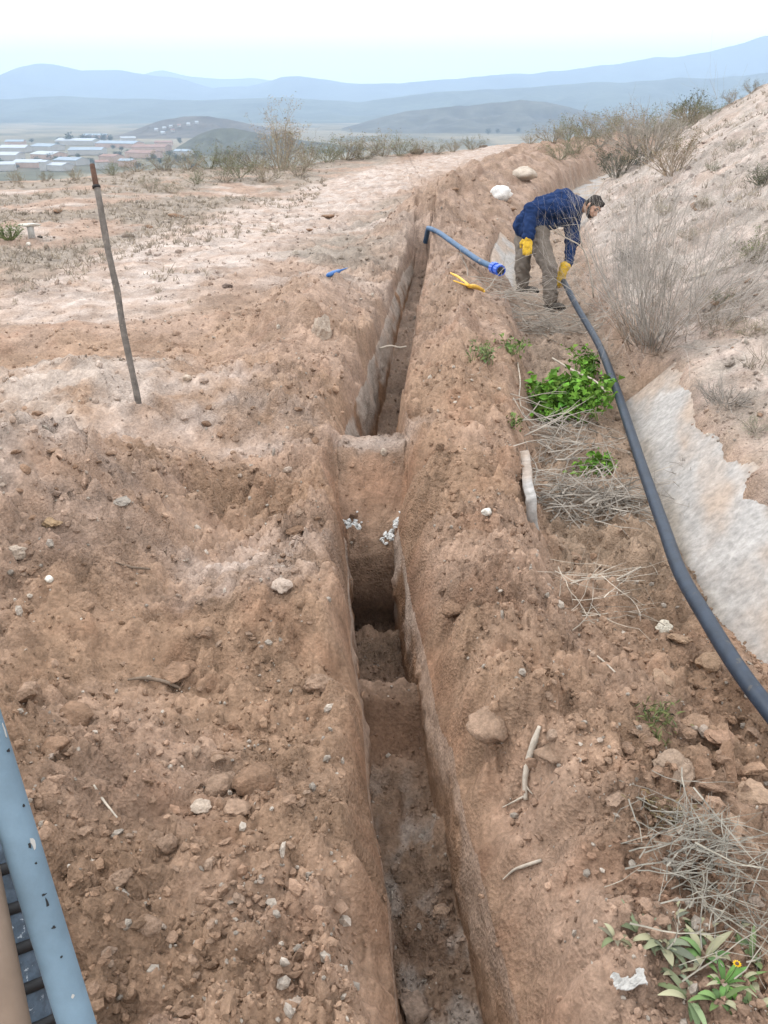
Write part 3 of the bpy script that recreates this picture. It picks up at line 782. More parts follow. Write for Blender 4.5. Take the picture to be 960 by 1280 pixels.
# ------------------------------------------------------------------ concrete ditch lining
def lining(name, ya, yb, prof, parent, thick=.07, seed=0, step=.05, jag=.05):
    """a slab that follows the ditch: prof = [(offset, z) toe, (offset, z) lip]"""
    ys = np.arange(ya, yb, step); n = len(ys); m = 14
    (o0, z0), (o1, z1) = prof
    nx, nz = -(z1 - z0), (o1 - o0); l = math.hypot(nx, nz); nx /= l; nz /= l
    if nz < 0: nx, nz = -nx, -nz
    V = []
    dp = np.interp(ys, [0, 2.9, 4.0, 5.2, 9, 11, 14, 20, 30, 50], [.30, .32, .36, .38, .36, .36, .36, .36, .36, .36])
    ext = 1 + jag * 3 * fbm(ys * 1.1, ys * 0 + seed, seed, 4)
    for sgn in (0, 1):
        for j in range(m):
            t = j / (m - 1)
            tt = t * np.where(t > .7, 1 + (ext - 1) * (t - .7) / .3, 1)
            x = xd(ys) + o0 + (o1 - o0) * tt; z = -dp + .0 + (z1 - z0) * tt
            rough = .008 * fbm(ys * 5, ys * 0 + t * 4, seed + 5, 4)
            V.append(np.stack([x + nx * (rough - sgn * thick), ys, z + nz * (rough - sgn * thick)], 1))
    V = np.stack(V, 0)                                   # (2m, n, 3)
    idx = np.arange(2 * m * n).reshape(2 * m, n)
    loop = list(range(m)) + list(range(2 * m - 1, m - 1, -1))
    F = []
    for a, b in zip(loop, loop[1:] + loop[:1]):
        F.append(np.stack([idx[a, :-1], idx[a, 1:], idx[b, 1:], idx[b, :-1]], 1))
    ends = [idx[loop, 0][None], idx[loop, -1][None, ::-1]]
    tq = np.repeat(np.concatenate([np.linspace(0, 1, m)] * 2), n); yq = V.reshape(-1, 3)[:, 1]
    cc = np.tile(np.array([.32, .305, .29]), (2 * m * n, 1)) * (1 + .12 * fbm(yq * 2, tq * 3, seed + 7, 4))[:, None]
    st = fbm(yq * 1.3, tq * 1.6, seed + 8, 4); 
    cc = mixc(cc, np.array([.33, .262, .21]), sstep(.25, 1.0, tq * .9 + .75 * st) * .9); cc = mixc(cc, np.array([.27, .22, .16]), sstep(.22, .0, tq + .15 * st) * .6)
    o = mesh_np(name, V.reshape(-1, 3), [np.concatenate(F), np.concatenate(ends)], M['concrete'], None, True, np.clip(cc, .05, .6))
    if parent: under(o, parent)
    return o
dt = empty('concrete_ditch', (float(xd(5.0)), 5.0, -.4), 'pale concrete irrigation ditch, broken and silted, running past the bending man', 'ditch')
lining('ditch_wall', 2.3, 7.35, [(.34, 0), (.82, .46)], dt, .08, 11, .05, .02)
lining('ditch_wall', 4.45, 5.3, [(-.43, 0), (-.50, .405)], dt, .055, 21, .05, .02)
lining('ditch_wall', 11.5, 16.5, [(-.34, 0), (-.74, .34)], dt, .08, 27, .05, .02)
lining('ditch_wall', 17.5, 44, [(.34, 0), (.80, .42)], dt, .08, 31, .15)
lining('ditch_floor', 19, 44, [(-.40, .07), (.36, .09)], dt, .08, 41, .15, 0)

# ------------------------------------------------------------------ stones, clods, pebbles
def ico(sub):
    bm = bmesh.new(); bmesh.ops.create_icosphere(bm, subdivisions=sub, radius=1.0)
    v = np.array([p.co[:] for p in bm.verts]); f = np.array([[p.index for p in q.verts] for q in bm.faces]); bm.free()
    return v, f
ICO = {1: ico(1), 2: ico(2), 3: ico(3)}

def rock_shape(sub, seed, ang=.5, rough=.12):
    """an irregular stone: planes cut off a ball, then roughened"""
    rg = np.random.default_rng(seed)
    v, f = ICO[sub]; v = v.copy()
    for _ in range(int(5 + 7 * ang)):
        n = rg.normal(0, 1, 3); n /= np.linalg.norm(n); d = rg.uniform(.55, .9)
        h = v @ n; k = h > d
        v[k] -= np.outer(h[k] - d, n) * .92
    v *= rg.uniform(.72, 1.25, 3) * np.array([1, 1, .75])
    v *= (1 + rough * noise2(v[:, 0] * 2.3 + seed, v[:, 1] * 2.3 + v[:, 2] * 1.7, seed)[:, None])
    v *= (1 + rough * .8 * noise2(v[:, 0] * 5 + seed, v[:, 1] * 5 + v[:, 2] * 4, seed + 1)[:, None])
    v *= (1 + rough * .5 * noise2(v[:, 0] * 11 + seed, v[:, 1] * 11 + v[:, 2] * 9, seed + 2)[:, None])
    return v, f

def rotm(rg):
    q = rg.normal(0, 1, 4); q /= np.linalg.norm(q); w_, x_, y_, z_ = q
    return np.array([[1 - 2 * (y_ * y_ + z_ * z_), 2 * (x_ * y_ - z_ * w_), 2 * (x_ * z_ + y_ * w_)], [2 * (x_ * y_ + z_ * w_), 1 - 2 * (x_ * x_ + z_ * z_), 2 * (y_ * z_ - x_ * w_)], [2 * (x_ * z_ - y_ * w_), 2 * (y_ * z_ + x_ * w_), 1 - 2 * (x_ * x_ + y_ * y_)]])

def depth_of(p): return p.y * math.cos(R(PITCH)) + (CAMZ - p.z) * math.sin(R(PITCH))

def stone(px, py, dpx, col, label, seed, cat='stone', name='stone', flat=1.0, ang=.6, sink=.25, sx=1.0, sub=3, grp=None):
    p = ground(px, py)
    while p.y > 60: py += 2; p = ground(px, py)
    r = dpx / 2 * depth_of(p) / FPX
    v, f = rock_shape(sub, seed, ang, .17)
    a = seed * 1.7; c, s = math.cos(a), math.sin(a)
    v = v @ np.array([[c, s, 0], [-s, c, 0], [0, 0, 1]])
    v = v * np.array([r * sx, r, r * flat])
    if 'slab' in label:
        v = v * .78
        rt_ = np.random.default_rng(seed); ta, tb = rt_.uniform(-.5, .5, 2)
        v = v @ np.array(Matrix.Rotation(ta, 3, 'X') @ Matrix.Rotation(tb, 3, 'Y'))
    zmin = v[:, 2].min()
    v[:, 2] += -zmin - (v[:, 2].max() - zmin) * sink
    cc = np.tile(np.array(col), (len(v), 1)) * (1 + .1 * noise2(v[:, 0] / r * 2, v[:, 1] / r * 2 + v[:, 2] / r, seed)[:, None])
    o = mesh_np(name, v, f, M['clod'], None, ang < .5, cc)
    o.location = p
    return tag(o, label, cat, grp)

TANS = (.25, .172, .123); PALES = (.38, .31, .25); WHITES = (.60, .57, .51); BRS = (.215, .138, .093); GREYS = (.29, .255, .22)
named = [
 (398, 857, 33, TANS, 'tan blocky stone on the left rim of the trench', .9, .9), (612, 912, 56, TANS, 'biggest round tan stone, half buried in the right bank of the trench', .9, .3),
 (828, 787, 25, (.60, .55, .46), 'cream white stone beside the black pipe', 1.0, .5), (296, 1014, 44, TANS, 'wide tan stone in front of the dark clod, lower left', .6, .6),
 (318, 982, 52, BRS, 'dark brown crumbling clod behind the wide tan stone', .9, .3), (277, 985, 40, TANS, 'rounded clod left of the dark brown crumbling clod', .8, .3),
 (152, 1103, 33, TANS, 'tan stone right of the pale blue pole, largest there', .9, .5), (186, 1159, 34, TANS, 'oval tan stone half sunk below the largest one by the pole', .7, .2),
 (209, 1058, 30, TANS, 'upright tan stone leaning on another, lower left', 1.0, .7), (196, 1050, 24, TANS, 'small tan stone behind the upright leaning stone', 1.0, .7),
 (251, 1010, 25, PALES, 'pale angular stone left of the wide tan stone', .9, .8), (220, 846, 34, BRS, 'left of two brown stones lying together by the dark twig', .9, .3), (236, 838, 26, BRS, 'right of two brown stones lying together by the dark twig', .9, .4),
 (65, 656, 26, (.3, .21, .13), 'ochre stone on the pale mound at left', .8, .5), (20, 694, 29, PALES, 'pale stone at the left edge on the grey mound', .9, .4), (62, 725, 13, WHITES, 'small round white stone on the grey mound', 1.0, .1),
 (352, 733, 33, (.36, .29, .24), 'flat grey stone on the pale crust left of the trench', .5, .5), (394, 930, 23, TANS, 'small flat tan stone on the left bank below the blocky one', .6, .6), (404, 421, 30, PALES, 'upright pale stone left of the far trench', 1.5, .6),
 (285, 358, 17, (.12, .09, .075), 'dark stone on the flat ground left of the far trench', .6, .5), (479, 568, 13, PALES, 'small pale stone on the earth bridge across the trench', 1.0, .4),
 (234, 474, 13, PALES, 'small pale stone right of the iron stake', 1.1, .4), (608, 641, 13, WHITES, 'small white stone on the strip between trench and ditch', 1.0, .4),
 (655, 223, 34, (.42, .36, .30), 'large pale boulder beyond the man, left of the ditch', .9, .4), (515, 1263, 40, (.27, .20, .155), 'rounded stone lying on the near trench floor', .9, .2), (551, 1141, 27, (.30, .21, .15), 'flat brown stone on the trench floor against the right wall', .5, .9),
 (625, 247, 25, (.75, .74, .72), 'bright white lump beyond the man, left of his back', .9, .3), (885, 832, 64, (.27, .185, .125), 'broken earth slab under the black pipe', .7, .9), (850, 802, 42, (.27, .185, .125), 'smaller earth slab left of the black pipe', .6, .9),
 (842, 962, 66, (.265, .195, .145), 'large pale earth slab tilted on the right strip', .4, .9), (902, 925, 60, (.25, .16, .11), 'dark earth slab below the black pipe', .6, .9), (938, 965, 56, (.26, .17, .115), 'earth slab at the right edge below the pipe', .6, .9),
 (925, 1045, 60, (.30, .21, .15), 'earth slab at the right edge above the weeds', .4, .9), (868, 905, 58, (.24, .16, .11), 'broken earth slab left of the dark one below the pipe', .4, 1.0), (935, 1000, 60, (.27, .19, .135), 'tilted earth slab by the right edge, lower of the pair', .4, 1.0), (890, 985, 54, (.25, .165, .115), 'thin earth slab standing between the large pale slab and right edge', .35, 1.0), (800, 915, 40, (.25, .17, .12), 'small earth slab left of the grass sprig', .45, 1.0), (948, 905, 46, (.23, .15, .10), 'dark earth slab touching the right edge under the pipe', .5, 1.0), (770, 1000, 44, (.27, .19, .14), 'low earth slab left of the large pale slab', .35, 1.0), (880, 1040, 46, (.26, .18, .125), 'earth slab just above the grey stalks', .4, 1.0), (830, 850, 40, (.26, .18, .125), 'earth slab left of the broken one under the pipe', .45, 1.0),
 (690, 945, 40, TANS, 'low tan clod beside the bleached stick', .5, .4), (97, 900, 44, BRS, 'brown clod on the bank right of the pole top', .9, .4), (38, 868, 30, TANS, 'tan stone at the left edge above the pole top', 1.0, .6),
 (70, 935, 34, BRS, 'dark clod close to the top of the pole', .8, .4), (155, 628, 24, GREYS, 'grey flat stone in the stony hollow left of centre', .5, .9), (240, 622, 20, TANS, 'tan stone in the stony hollow left of centre', .7, .6),
 (570, 765, 34, BRS, 'brown clod broken out of the right bank', .9, .3), (370, 665, 26, BRS, 'reddish clod on the left rim above the pit', .7, .5), (20, 1235, 30, TANS, 'tan stone behind the hose at the lower left corner', .9, .5)]
for k, (px, py, dp, col, lb, fl, an) in enumerate(named):
    stone(px, py, dp, col, lb, 500 + k, 'clod' if 'clod' in lb or 'slab' in lb else 'stone', 'soil_clod' if 'clod' in lb or 'slab' in lb else 'stone', fl, an, .3 if fl > .7 else .35)

# loose clods, one object each: those that show largest
variants = []
for k in range(14):
    v, f = rock_shape(2, 900 + k, .6 + .4 * (k % 3) / 2, .22)
    cc = np.tile(np.array([TANS, BRS, (.24, .16, .112), (.27, .195, .145)][k % 4] if k % 7 else (.30, .24, .195)), (len(v), 1)) * (1 + .12 * noise2(v[:, 0] * 2, v[:, 1] * 2, k)[:, None])
    o = mesh_np('soil_clod', v, f, M['clod'], None, False, cc); variants.append(o.data); bpy.data.objects.remove(o)
zones = [  # px box, how many, px size range, label
 ((20, 900, 440, 1270), 90, (12, 24), 'fist-sized clod on the loose brown soil right of the pale blue pole'),
 ((20, 760, 430, 900), 24, (9, 17), 'small clod on the brown soil below the pale crust, left of the trench'),
 ((0, 510, 400, 760), 60, (8, 16), 'small stone on the mounds between iron stake and trench pit'),
 ((560, 560, 800, 900), 40, (8, 17), 'small clod on the strip between trench and ditch'),
 ((610, 900, 955, 1275), 46, (12, 26), 'clod on the rough strip right of the near trench'),
 ((850, 220, 955, 560), 14, (6, 12), 'small stone on the dry hillside right of the ditch')]
rg = np.random.default_rng(77)
for (xa, ya, xb, yb), n, (sa, sb), lb in zones:
    k = 0; tries = 0
    while k < n and tries < 4000:
        tries += 1
        px = rg.uniform(xa, xb); py = rg.uniform(ya, yb)
        p = ground(px, py); u_ = p.x - float(cx(np.array([p.y]))[0])
        if -.30 < u_ < .42 or rg.random() > float(rubble(np.array([p.x]), np.array([p.y]))[0]): continue
        r = (sa + (sb - sa) * rg.random() ** 2.2) / 2 * depth_of(p) / FPX
        vi = int(rg.integers(14)); tone = ['tan', 'dark brown', 'brown', 'light tan'][vi % 4] if vi % 7 else 'pale'; o = bpy.data.objects.new('soil_clod', variants[vi]); C.objects.link(o)
        o.location = (p.x, p.y, p.z + r * .22); o.scale = (r * rg.uniform(.8, 1.3), r * rg.uniform(.8, 1.2), r * rg.uniform(.6, 1.0)); o.rotation_euler = (rg.normal(0, .3), rg.normal(0, .3), rg.uniform(0, 6.28))
        tag(o, tone + ' ' + lb, 'clod', 'loose pieces: ' + lb.split(' ', 2)[2] if not lb.startswith('clod') else 'loose pieces: ' + lb[8:]); k += 1

def scatter(n, ymin, ymax, smin, smax, power, sub, seed, keep):
    rg = np.random.default_rng(seed)
    y = ymin * (ymax / ymin) ** rg.random(n * 3)
    x = rg.uniform(-1, 1, n * 3) * (.52 * y + .55)
    s = smin * (1 - rg.random(n * 3) * (1 - (smin / smax) ** power)) ** (-1 / power)
    s = s * (1 + .09 * np.maximum(y - 3, 0))
    u_ = x - cx(y); w_ = Wi(y)
    pr = rubble(x, y) * .8
    pr = np.where((np.abs(u_) > w_ - .01) & (np.abs(u_) < w_ + .13) & (y < 14), .04, pr)
    pr = pr * (.35 + .65 * sstep(-.2, .35, fbm(x * 1.6, y * 1.6, 333, 3))) + .45 * np.exp(-((np.abs(u_) - .52) / .14) ** 2) * sstep(14, 12, y)
    k = np.nonzero(rg.random(n * 3) < pr)[0][:n]
    x, y, s = x[k], y[k], s[k]
    z = surf(x, y); col = albedo(x, y)
    shapes = [rock_shape(sub, seed * 50 + j, .7, .15) for j in range(10)]
    rot = np.stack([rotm(rg) for _ in range(64)])
    N = len(x); sh = rg.integers(0, 10, N); ro = rg.integers(0, 64, N)
    base = np.stack([q[0] for q in shapes]); F = shapes[0][1]
    V = np.einsum('nij,nvj->nvi', rot[ro], base[sh]) * s[:, None, None] * rg.uniform(.7, 1.2, (N, 1, 3)) + np.stack([x, y, z + s * .25], 1)[:, None, :]
    nv = base.shape[1]
    faces = (F[None] + (np.arange(N) * nv)[:, None, None]).reshape(-1, 3)
    cm = col * rg.uniform(.75, 1.2, (N, 1)); gy = rg.random(N) < .10
    cm[gy] = np.array([.34, .295, .25]) * rg.uniform(.7, 1.2, (gy.sum(), 1))
    return V.reshape(-1, 3), faces, np.repeat(cm, nv, 0)
pv_, pf_, pc_ = scatter(9500, .75, 20, .009, .034, 2.2, 1, 21, None)
o = mesh_np('loose_gravel', pv_, pf_, M['clod'], None, False, np.clip(pc_, .03, .7)); tag(o, 'small loose clods and gravel strewn over the dug earth', 'gravel', kind='stuff')
pv_, pf_, pc_ = scatter(31000, .75, 22, .0035, .011, 1.7, 1, 22, None)
o = mesh_np('fine_gravel', pv_, pf_, M['clod'], None, False, np.clip(pc_, .03, .7)); tag(o, 'fine crumbs of earth and gravel all over the ground', 'gravel', kind='stuff')

# shattered white rock in the back wall of the pit
for k, (px, py, n, sp, lb) in enumerate([(440, 658, 60, .055, 'left patch of shattered white rock at the back of the pit'), (490, 668, 44, .045, 'right patch of shattered white rock at the back of the pit')]):
    p = P(px, py, -.38); parts = []; rg = np.random.default_rng(60 + k); q = surf(np.array([p.x]), np.array([p.y]))[0]
    V = []; F = []; off = 0
    for j in range(n):
        v, f = rock_shape(1, 700 + k * 50 + j, .9, .2); s = rg.uniform(.008, .022)
        c = np.array([rg.normal(0, sp * .5), rg.normal(0, .03), 0]); c[2] = float(surf(np.array([p.x + c[0]]), np.array([p.y + c[1]]))[0]) - q + rg.uniform(0, .02)
        V.append(v @ rotm(rg) * s + c); F.append(f + off); off += len(v)
    v = np.concatenate(V)
    o = mesh_np('white_rock', v, np.concatenate(F), M['clod'], None, False, np.clip(np.repeat(np.array([[.66, .67, .66]]), len(v), 0) * np.repeat(rg.uniform(.7, 1.15, n), len(v) // n)[:, None], 0, .85)); o.location = (p.x, p.y, q)
    tag(o, lb, 'rock', 'shattered white rock in the pit', 'stuff')

# crumpled white scrap, lower right
def scrap(px, py, wpx, label):
    p = ground(px, py, lift=.004); r = wpx / 2 * depth_of(p) / FPX; n = 14
    g_ = np.linspace(-1, 1, n); A, B = np.meshgrid(g_, g_); A = A.ravel(); B = B.ravel()
    hgt_ = .30 * np.abs(noise2(A * 1.6, B * 1.6, 8)) + .12 * np.abs(noise2(A * 4, B * 4, 9))
    V = np.stack([A * r * (1 + .2 * noise2(B * 2, A, 3)), B * r * .55 + A * r * .25, hgt_ * r * 1.6], 1)
    i = np.arange(n * n).reshape(n, n)
    V2 = V - np.array([0, 0, .003]); F = np.stack([i[:-1, :-1].ravel(), i[:-1, 1:].ravel(), i[1:, 1:].ravel(), i[1:, :-1].ravel()], 1)
    rim = list(i[0]) + list(i[1:, -1]) + list(i[-1, -2::-1]) + list(i[-2:0:-1, 0])
    S = np.array([(a, b, b + n * n, a + n * n) for a, b in zip(rim, rim[1:] + rim[:1])])[:, ::-1]
    o = mesh_np('paper_scrap', np.concatenate([V, V2]), np.concatenate([F, F[:, ::-1] + n * n, S]), M['white'], None, False); o.location = p
    tag(o, label, 'scrap')
scrap(786, 1228, 42, 'crumpled white scrap lying on the soil left of the weeds')

# ------------------------------------------------------------------ pipes
pts = [(703, 349, .06), (709, 360, .03), (722, 385, -.04), (748, 430, -.12), (768, 480, -.13), (785, 530, -.12), (805, 590, -.09), (830, 660, -.03), (850, 715, .01), (885, 776, .05), (920, 832, .07), (960, 886, .07), (1040, 985, .05), (1160, 1130, .05), (1320, 1320, .05)]
pw = [P(a, b, c) for a, b, c in pts]
def lift_above(pts_, r, n):
    q = spline(pts_, n); h = surf(np.array([v.x for v in q]), np.array([v.y for v in q]))
    return [Vector((v.x, v.y, max([v.z] + [zat(v.x + a_, v.y + b_) + r * .8 for a_ in (-.05, 0, .05) for b_ in (-.06, 0, .06)]))) for v in q]
PR = .034
def hollow_pipe(name, path, r, mat, parent, sides=14):
    v, q, t = tube(path, r, sides, False)
    v2, q2, t2 = tube(path, r * .82, sides, False); n = len(v)
    e = [(k, n + k, n + (k + 1) % sides, (k + 1) % sides) for k in range(sides)]; b = n - sides
    e2 = [(b + k, b + (k + 1) % sides, n + b + (k + 1) % sides, n + b + k) for k in range(sides)]
    return put(name, (np.concatenate([v, v2]), np.concatenate([q, q2[:, ::-1] + n, np.array(e), np.array(e2)]), []), mat, parent)
e = empty('water_pipe', pw[6], 'long black plastic pipe held by the man and curving down to the right edge', 'pipe')
path = spline(pw, 90)
hollow_pipe('tube', path, PR, M['pe'], e)

pts = [(522, 330, -.22), (528, 318, -.1), (535, 309, .06), (548, 310, .12), (570, 322, .14), (595, 338, .13), (618, 352, .10)]
pw2 = [P(a, b, c) for a, b, c in pts]
e = empty('water_pipe', pw2[3], 'short dusty blue-grey pipe end rising out of the far end of the trench', 'pipe')
path2 = lift_above(pw2[2:], .036, 22)
zz_ = np.array([v.z for v in path2]); zp = np.pad(zz_, 6, 'edge'); zm = np.array([zp[i:i + 13].max() for i in range(22)]); zp = np.pad(zm, 5, 'edge'); zs = np.convolve(zp, np.ones(11) / 11, 'valid')
path2 = [Vector((v.x, v.y, float(z))) for v, z in zip(path2, zs)]; path2 = spline([pw2[0], pw2[1], path2[0]], 6)[:-1] + path2
hollow_pipe('tube', path2, .036, M['pe_dusty'], e)
# blue compression coupling on its end
d_ = (path2[-1] - path2[-3]).normalized(); b_ = path2[-1] - d_ * .05
e = empty('pipe_coupling', b_, 'bright blue plastic coupling on the end of the dusty pipe', 'coupling')
def ribbed(a, b, r, ribs, amp):
    n = 2; s = ribs * 2
    v, q, t = tube([a, a + (b - a) * .5, b], r, s, True)
    v = v.copy(); ax = np.array((b - a).normalized()); o_ = np.array(a)
    for k in range(len(v)):
        if k < 3 * s and k % 2: 
            w_ = v[k] - o_; ra = w_ - ax * (w_ @ ax); v[k] = v[k] + ra * amp
    return v, q, t
put('clamp_nut', ribbed(b_, b_ + d_ * .085, .062, 12, .10), M['blue_plastic'], e, False)
put('coupling_body', tube([b_ + d_ * .08, b_ + d_ * .10, b_ + d_ * .135, b_ + d_ * .14], [.050, .054, .054, .05], 16), M['blue_plastic'], e)
put('clamp_nut', ribbed(b_ + d_ * .135, b_ + d_ * .215, .060, 12, .10), M['blue_plastic'], e, False)
put('coupling_mouth', tube([b_ + d_ * .21, b_ + d_ * .222, b_ + d_ * .223], [.045, .045, .03], 16), M['ring'], e)

# ------------------------------------------------------------------ tools on the ground
def on_ground(px, py, lift): return ground(px, py, lift=lift)
a, b = on_ground(563, 348, .06), on_ground(586, 365, .06)
c = on_ground(604, 369, .05)
e = empty('pipe_wrench', b, 'yellow handled pipe wrench lying on the soil near the blue coupling', 'wrench')
put('handle', tube(spline([a, a.lerp(b, .5) + Vector((0, 0, .015)), b], 8), [.008, .012, .014, .014, .014, .015, .017, .018], 8), M['yellow_paint'], e)
a2 = on_ground(566, 358, .06)
put('handle', tube(spline([a2, a2.lerp(b, .6), b], 6), [.006, .008, .009, .010, .011, .012], 8), M['yellow_paint'], e)
put('jaw', tube(spline([b, b.lerp(c, .5) + Vector((0, .02, .01)), c, c + Vector((0, -.05, -.005))], 9), [.018, .024, .026, .024, .021, .019, .016, .014, .008], 8), M['yellow_paint'], e)
a, b = on_ground(409, 349, .04), on_ground(435, 351, .035)
b.z = max(b.z, a.z - .01); a.z = max(a.z, b.z - .01)
e = empty('hand_tool', a, 'small blue handled tool lying on the flat ground left of the trench', 'tool')
m_ = a.lerp(b, .6)
put('handle', tube([a, a.lerp(m_, .1), a.lerp(m_, .5), a.lerp(m_, .95), m_], [.014, .024, .027, .022, .012], 10), M['blue_tool'], e)
put('shank', tube([m_, m_.lerp(b, .5), b], [.012, .010, .004], 8), M['blue_tool'], e)

# iron stake
gp = ground(172, 501); Zd = depth_of(gp); tp = P3(115, 205, Zd * .985); base = gp - (tp - gp) * .06
e = empty('iron_stake', gp, 'tall leaning iron stake standing in the pale mound at left', 'stake')
j = gp.lerp(tp, .905)
rr = [(.021 + .0015 * math.sin(k * 2.3)) for k in range(12)]
put('tube', tube([base.lerp(j, k / 11) + Vector((.004 * math.sin(k * 1.3), .004 * math.cos(k * 2.1), 0)) for k in range(12)], rr, 10), M['rod'], e)
put('rusty_top', tube([j - (tp - gp) * .02, j.lerp(tp, .4), j.lerp(tp, .97), tp], [.019, .0185, .0175, .013], 8), M['rust'], e)
put('collar', tube([j - (tp - gp) * .006, j - (tp - gp) * .004, j + (tp - gp) * .004, j + (tp - gp) * .006], [.024, .028, .028, .024], 12), M['ring'], e)

# pale blue pole, hose and brown bar in the lower left corner
def to_ground(a, b):
    """extend the line a->b downwards to the soil"""
    d = (b - a) / (a.z - b.z); q = b.copy()
    for _ in range(400):
        if q.z <= zat(q.x, q.y) - .03: break
        q = q + d * .01
    return q
a, b = P3(-42, 830, 1.0), P3(96, 1280, 1.0)
g0 = to_ground(a, b); top = a + (a - b).normalized() * .35
e = empty('steel_pole', g0, 'pale blue painted steel pole with chipped paint, lower left corner', 'pole')
put('shaft', tube([g0.lerp(top, k / 10) for k in range(11)], 0.0198, 24), M['pole'], e)
put('end_cap', tube([top, top + (top - g0).normalized() * .012], [.029, .027], 20), M['ring'], e)
rg = np.random.default_rng(3)
sd = (top - g0).normalized(); sr = sd.cross(Vector((0, 0, 1))).normalized(); sf = sr.cross(sd)
if sf.y > 0: sf = -sf
chips = []
for (px, py, s, asp) in [(15, 940, .0035, 1), (48, 1082, .002, 1), (62, 1132, .004, .5), (70, 1163, .003, 1.2), (45, 1057, .006, .6), (24, 912, .005, .4), (94, 1250, .003, 1), (40, 1060, .003, .7), (58, 1122, .003, 1.5), (-2, 900, .004, 1), (34, 1010, .0025, 1), (80, 1200, .0022, 1)]:
    P_ = P3(px, py, .974); t_ = (P_ - g0).dot(sd); lat = (P_ - g0 - sd * t_).dot(sr); lat = max(-.016, min(.016, lat))
    ctr = g0 + sd * t_ + sr * lat + sf * math.sqrt(0.0198 ** 2 - lat * lat)
    nrm = (sr * lat + sf * math.sqrt(0.0198 ** 2 - lat * lat)).normalized(); tt = nrm.cross(sd)
    ring = [ctr + nrm * .0006 + (sd * math.cos(q) * s / asp + tt * math.sin(q) * s * asp) * rg.uniform(.35, .95) for q in np.linspace(0, 6.28, 10)[:-1]]
    low = [r_ - nrm * .0012 for r_ in ring]
    V = np.array([tuple(x) for x in [ctr + nrm * .0007] + ring + low]); n = 9
    put('paint_chip', (V, [(1 + k, 1 + n + k, 1 + n + (k + 1) % n, 1 + (k + 1) % n) for k in range(n)], [(0, 1 + k, 1 + (k + 1) % n) for k in range(n)]), M['white'] if s > .0045 or py > 1240 else M['ring'], e, False)
a, b = P3(-10, 1040, 1.12), P3(40, 1280, 1.12)
g1 = to_ground(a, b); top = a + (a - b).normalized() * .02
e = empty('corrugated_hose', g1, 'blue-grey hose with black rings behind the pale blue pole', 'hose')
put('hose_tube', tube([g1.lerp(top, k / 30) for k in range(31)], .026, 16), M['hose'], e)
sd = (top - g1).normalized(); L_ = (top - g1).length
sr = sd.cross(Vector((0, 0, 1))).normalized(); sf = sr.cross(sd)
for k in range(int(L_ / .05)):
    c_ = g1 + sd * (.02 + k * .05)
    ring = [c_ + sd * (.010 * math.sin(q)) + (sr * math.cos(q) + sf * math.sin(q)) * .0265 for q in np.linspace(0, 6.2832, 17)]
    put('ring', tube(ring, .0075, 8, False), M['ring'], e)
a, b = P3(-40, 1040, .98), P3(8, 1280, .98)
g2 = to_ground(a, b); top = a
e = empty('brown_bar', g2, 'dusty brown bar at the very corner, left of the ringed hose', 'bar')
put('bar_tube', tube([g2.lerp(top, k / 8) for k in range(9)], .0245, 20), M['brownbar'], e)
put('end_cap', tube([top, top + (top - g2).normalized() * .01], [.0255, .024], 20), M['ring'], e)

# stone topped marker on the plateau at left
p = ground(40, 297); k = depth_of(p) / FPX
e = empty('stone_marker', p, 'pale flat stone perched on a short post on the left plateau', 'marker')
v, f = rock_shape(2, 88, .4); v = v * np.array([15, 11, 3.6]) * k; v[:, 2] += 15.5 * k
o = mesh_np('cap_stone', v, f, M['clod'], None, True, np.tile(np.array([.6, .57, .52]), (len(v), 1))); o.parent = e
o = put('post', tube([(0, 0, -.05), (0, 0, 7 * k), (0, 0, 13.5 * k)], [4.5 * k, 4 * k, 4.5 * k], 7), M['white']); o.parent = e
stone(36, 307, 8, WHITES, 'white stone on the ground below the perched stone', 610, sub=2)
stone(50, 297, 7, (.1, .09, .08), 'dark stone at the foot of the perched stone', 611, sub=2)
for k, (px, py, d_, lb) in enumerate([(220, 402 - 130, 22, 'tan boulder lump on the plateau beside the track'), (160, 296, 18, 'dark lump of earth on the plateau right of the stake top'), (186, 285, 16, 'tan lump of earth near the plateau track'), (410, 272, 16, 'earth lump on the bank left of the spoil ridge'), (388, 288, 14, 'low stone on the bank left of the spoil ridge'), (72, 265, 12, 'pale stone behind the perched stone'), (570, 237, 10, 'pale stone on the spoil ridge'), (604, 168, 14, 'dark lump on the skyline of the spoil ridge'), (520, 192, 26, 'dark earth lump on the far bank left of the ridge'), (640, 262, 12, 'small stone at the ridge foot behind the man')]):
    stone(px, py, d_, BRS if 'dark' not in lb else (.13, .1, .08), lb, 620 + k, 'stone', 'stone', .5, .5, .3, sub=2)

# ------------------------------------------------------------------ plants
DRY = (.30, .255, .205); GREYT = (.27, .245, .22); STRAW = (.36, .29, .20); GREEN = (.105, .215, .028); OLIVE = (.085, .10, .05); DULL = (.13, .16, .075)

# large bare bush on the right bank of the ditch
b = ground(815, 432); bb = np.array(b)
s1 = grow(bb, 115, 1.38, 1.3, 3, 5.5, .0046, .9, seed=11, base_r=.36)
s2 = grow(bb, 90, .6, 1.6, 2, 6, .0045, .5, seed=12, base_r=.5)
for sg in (s1, s2):
    for a_ in sg[:2]: dx_ = a_[:, 0] - bb[0]; a_[:, 0] = bb[0] + np.where(dx_ < 0, dx_ * .62, dx_ * 1.15) + .05 * np.maximum(a_[:, 2] - bb[2], 0)
plant('dry_bush', b, [('stems', [twigs(s1, (.33, .30, .27), 1)]), ('low_twigs', [twigs(s2, (.25, .19, .145), 2)])], 'large bare grey bush on the ditch bank right of the man', 'bush')
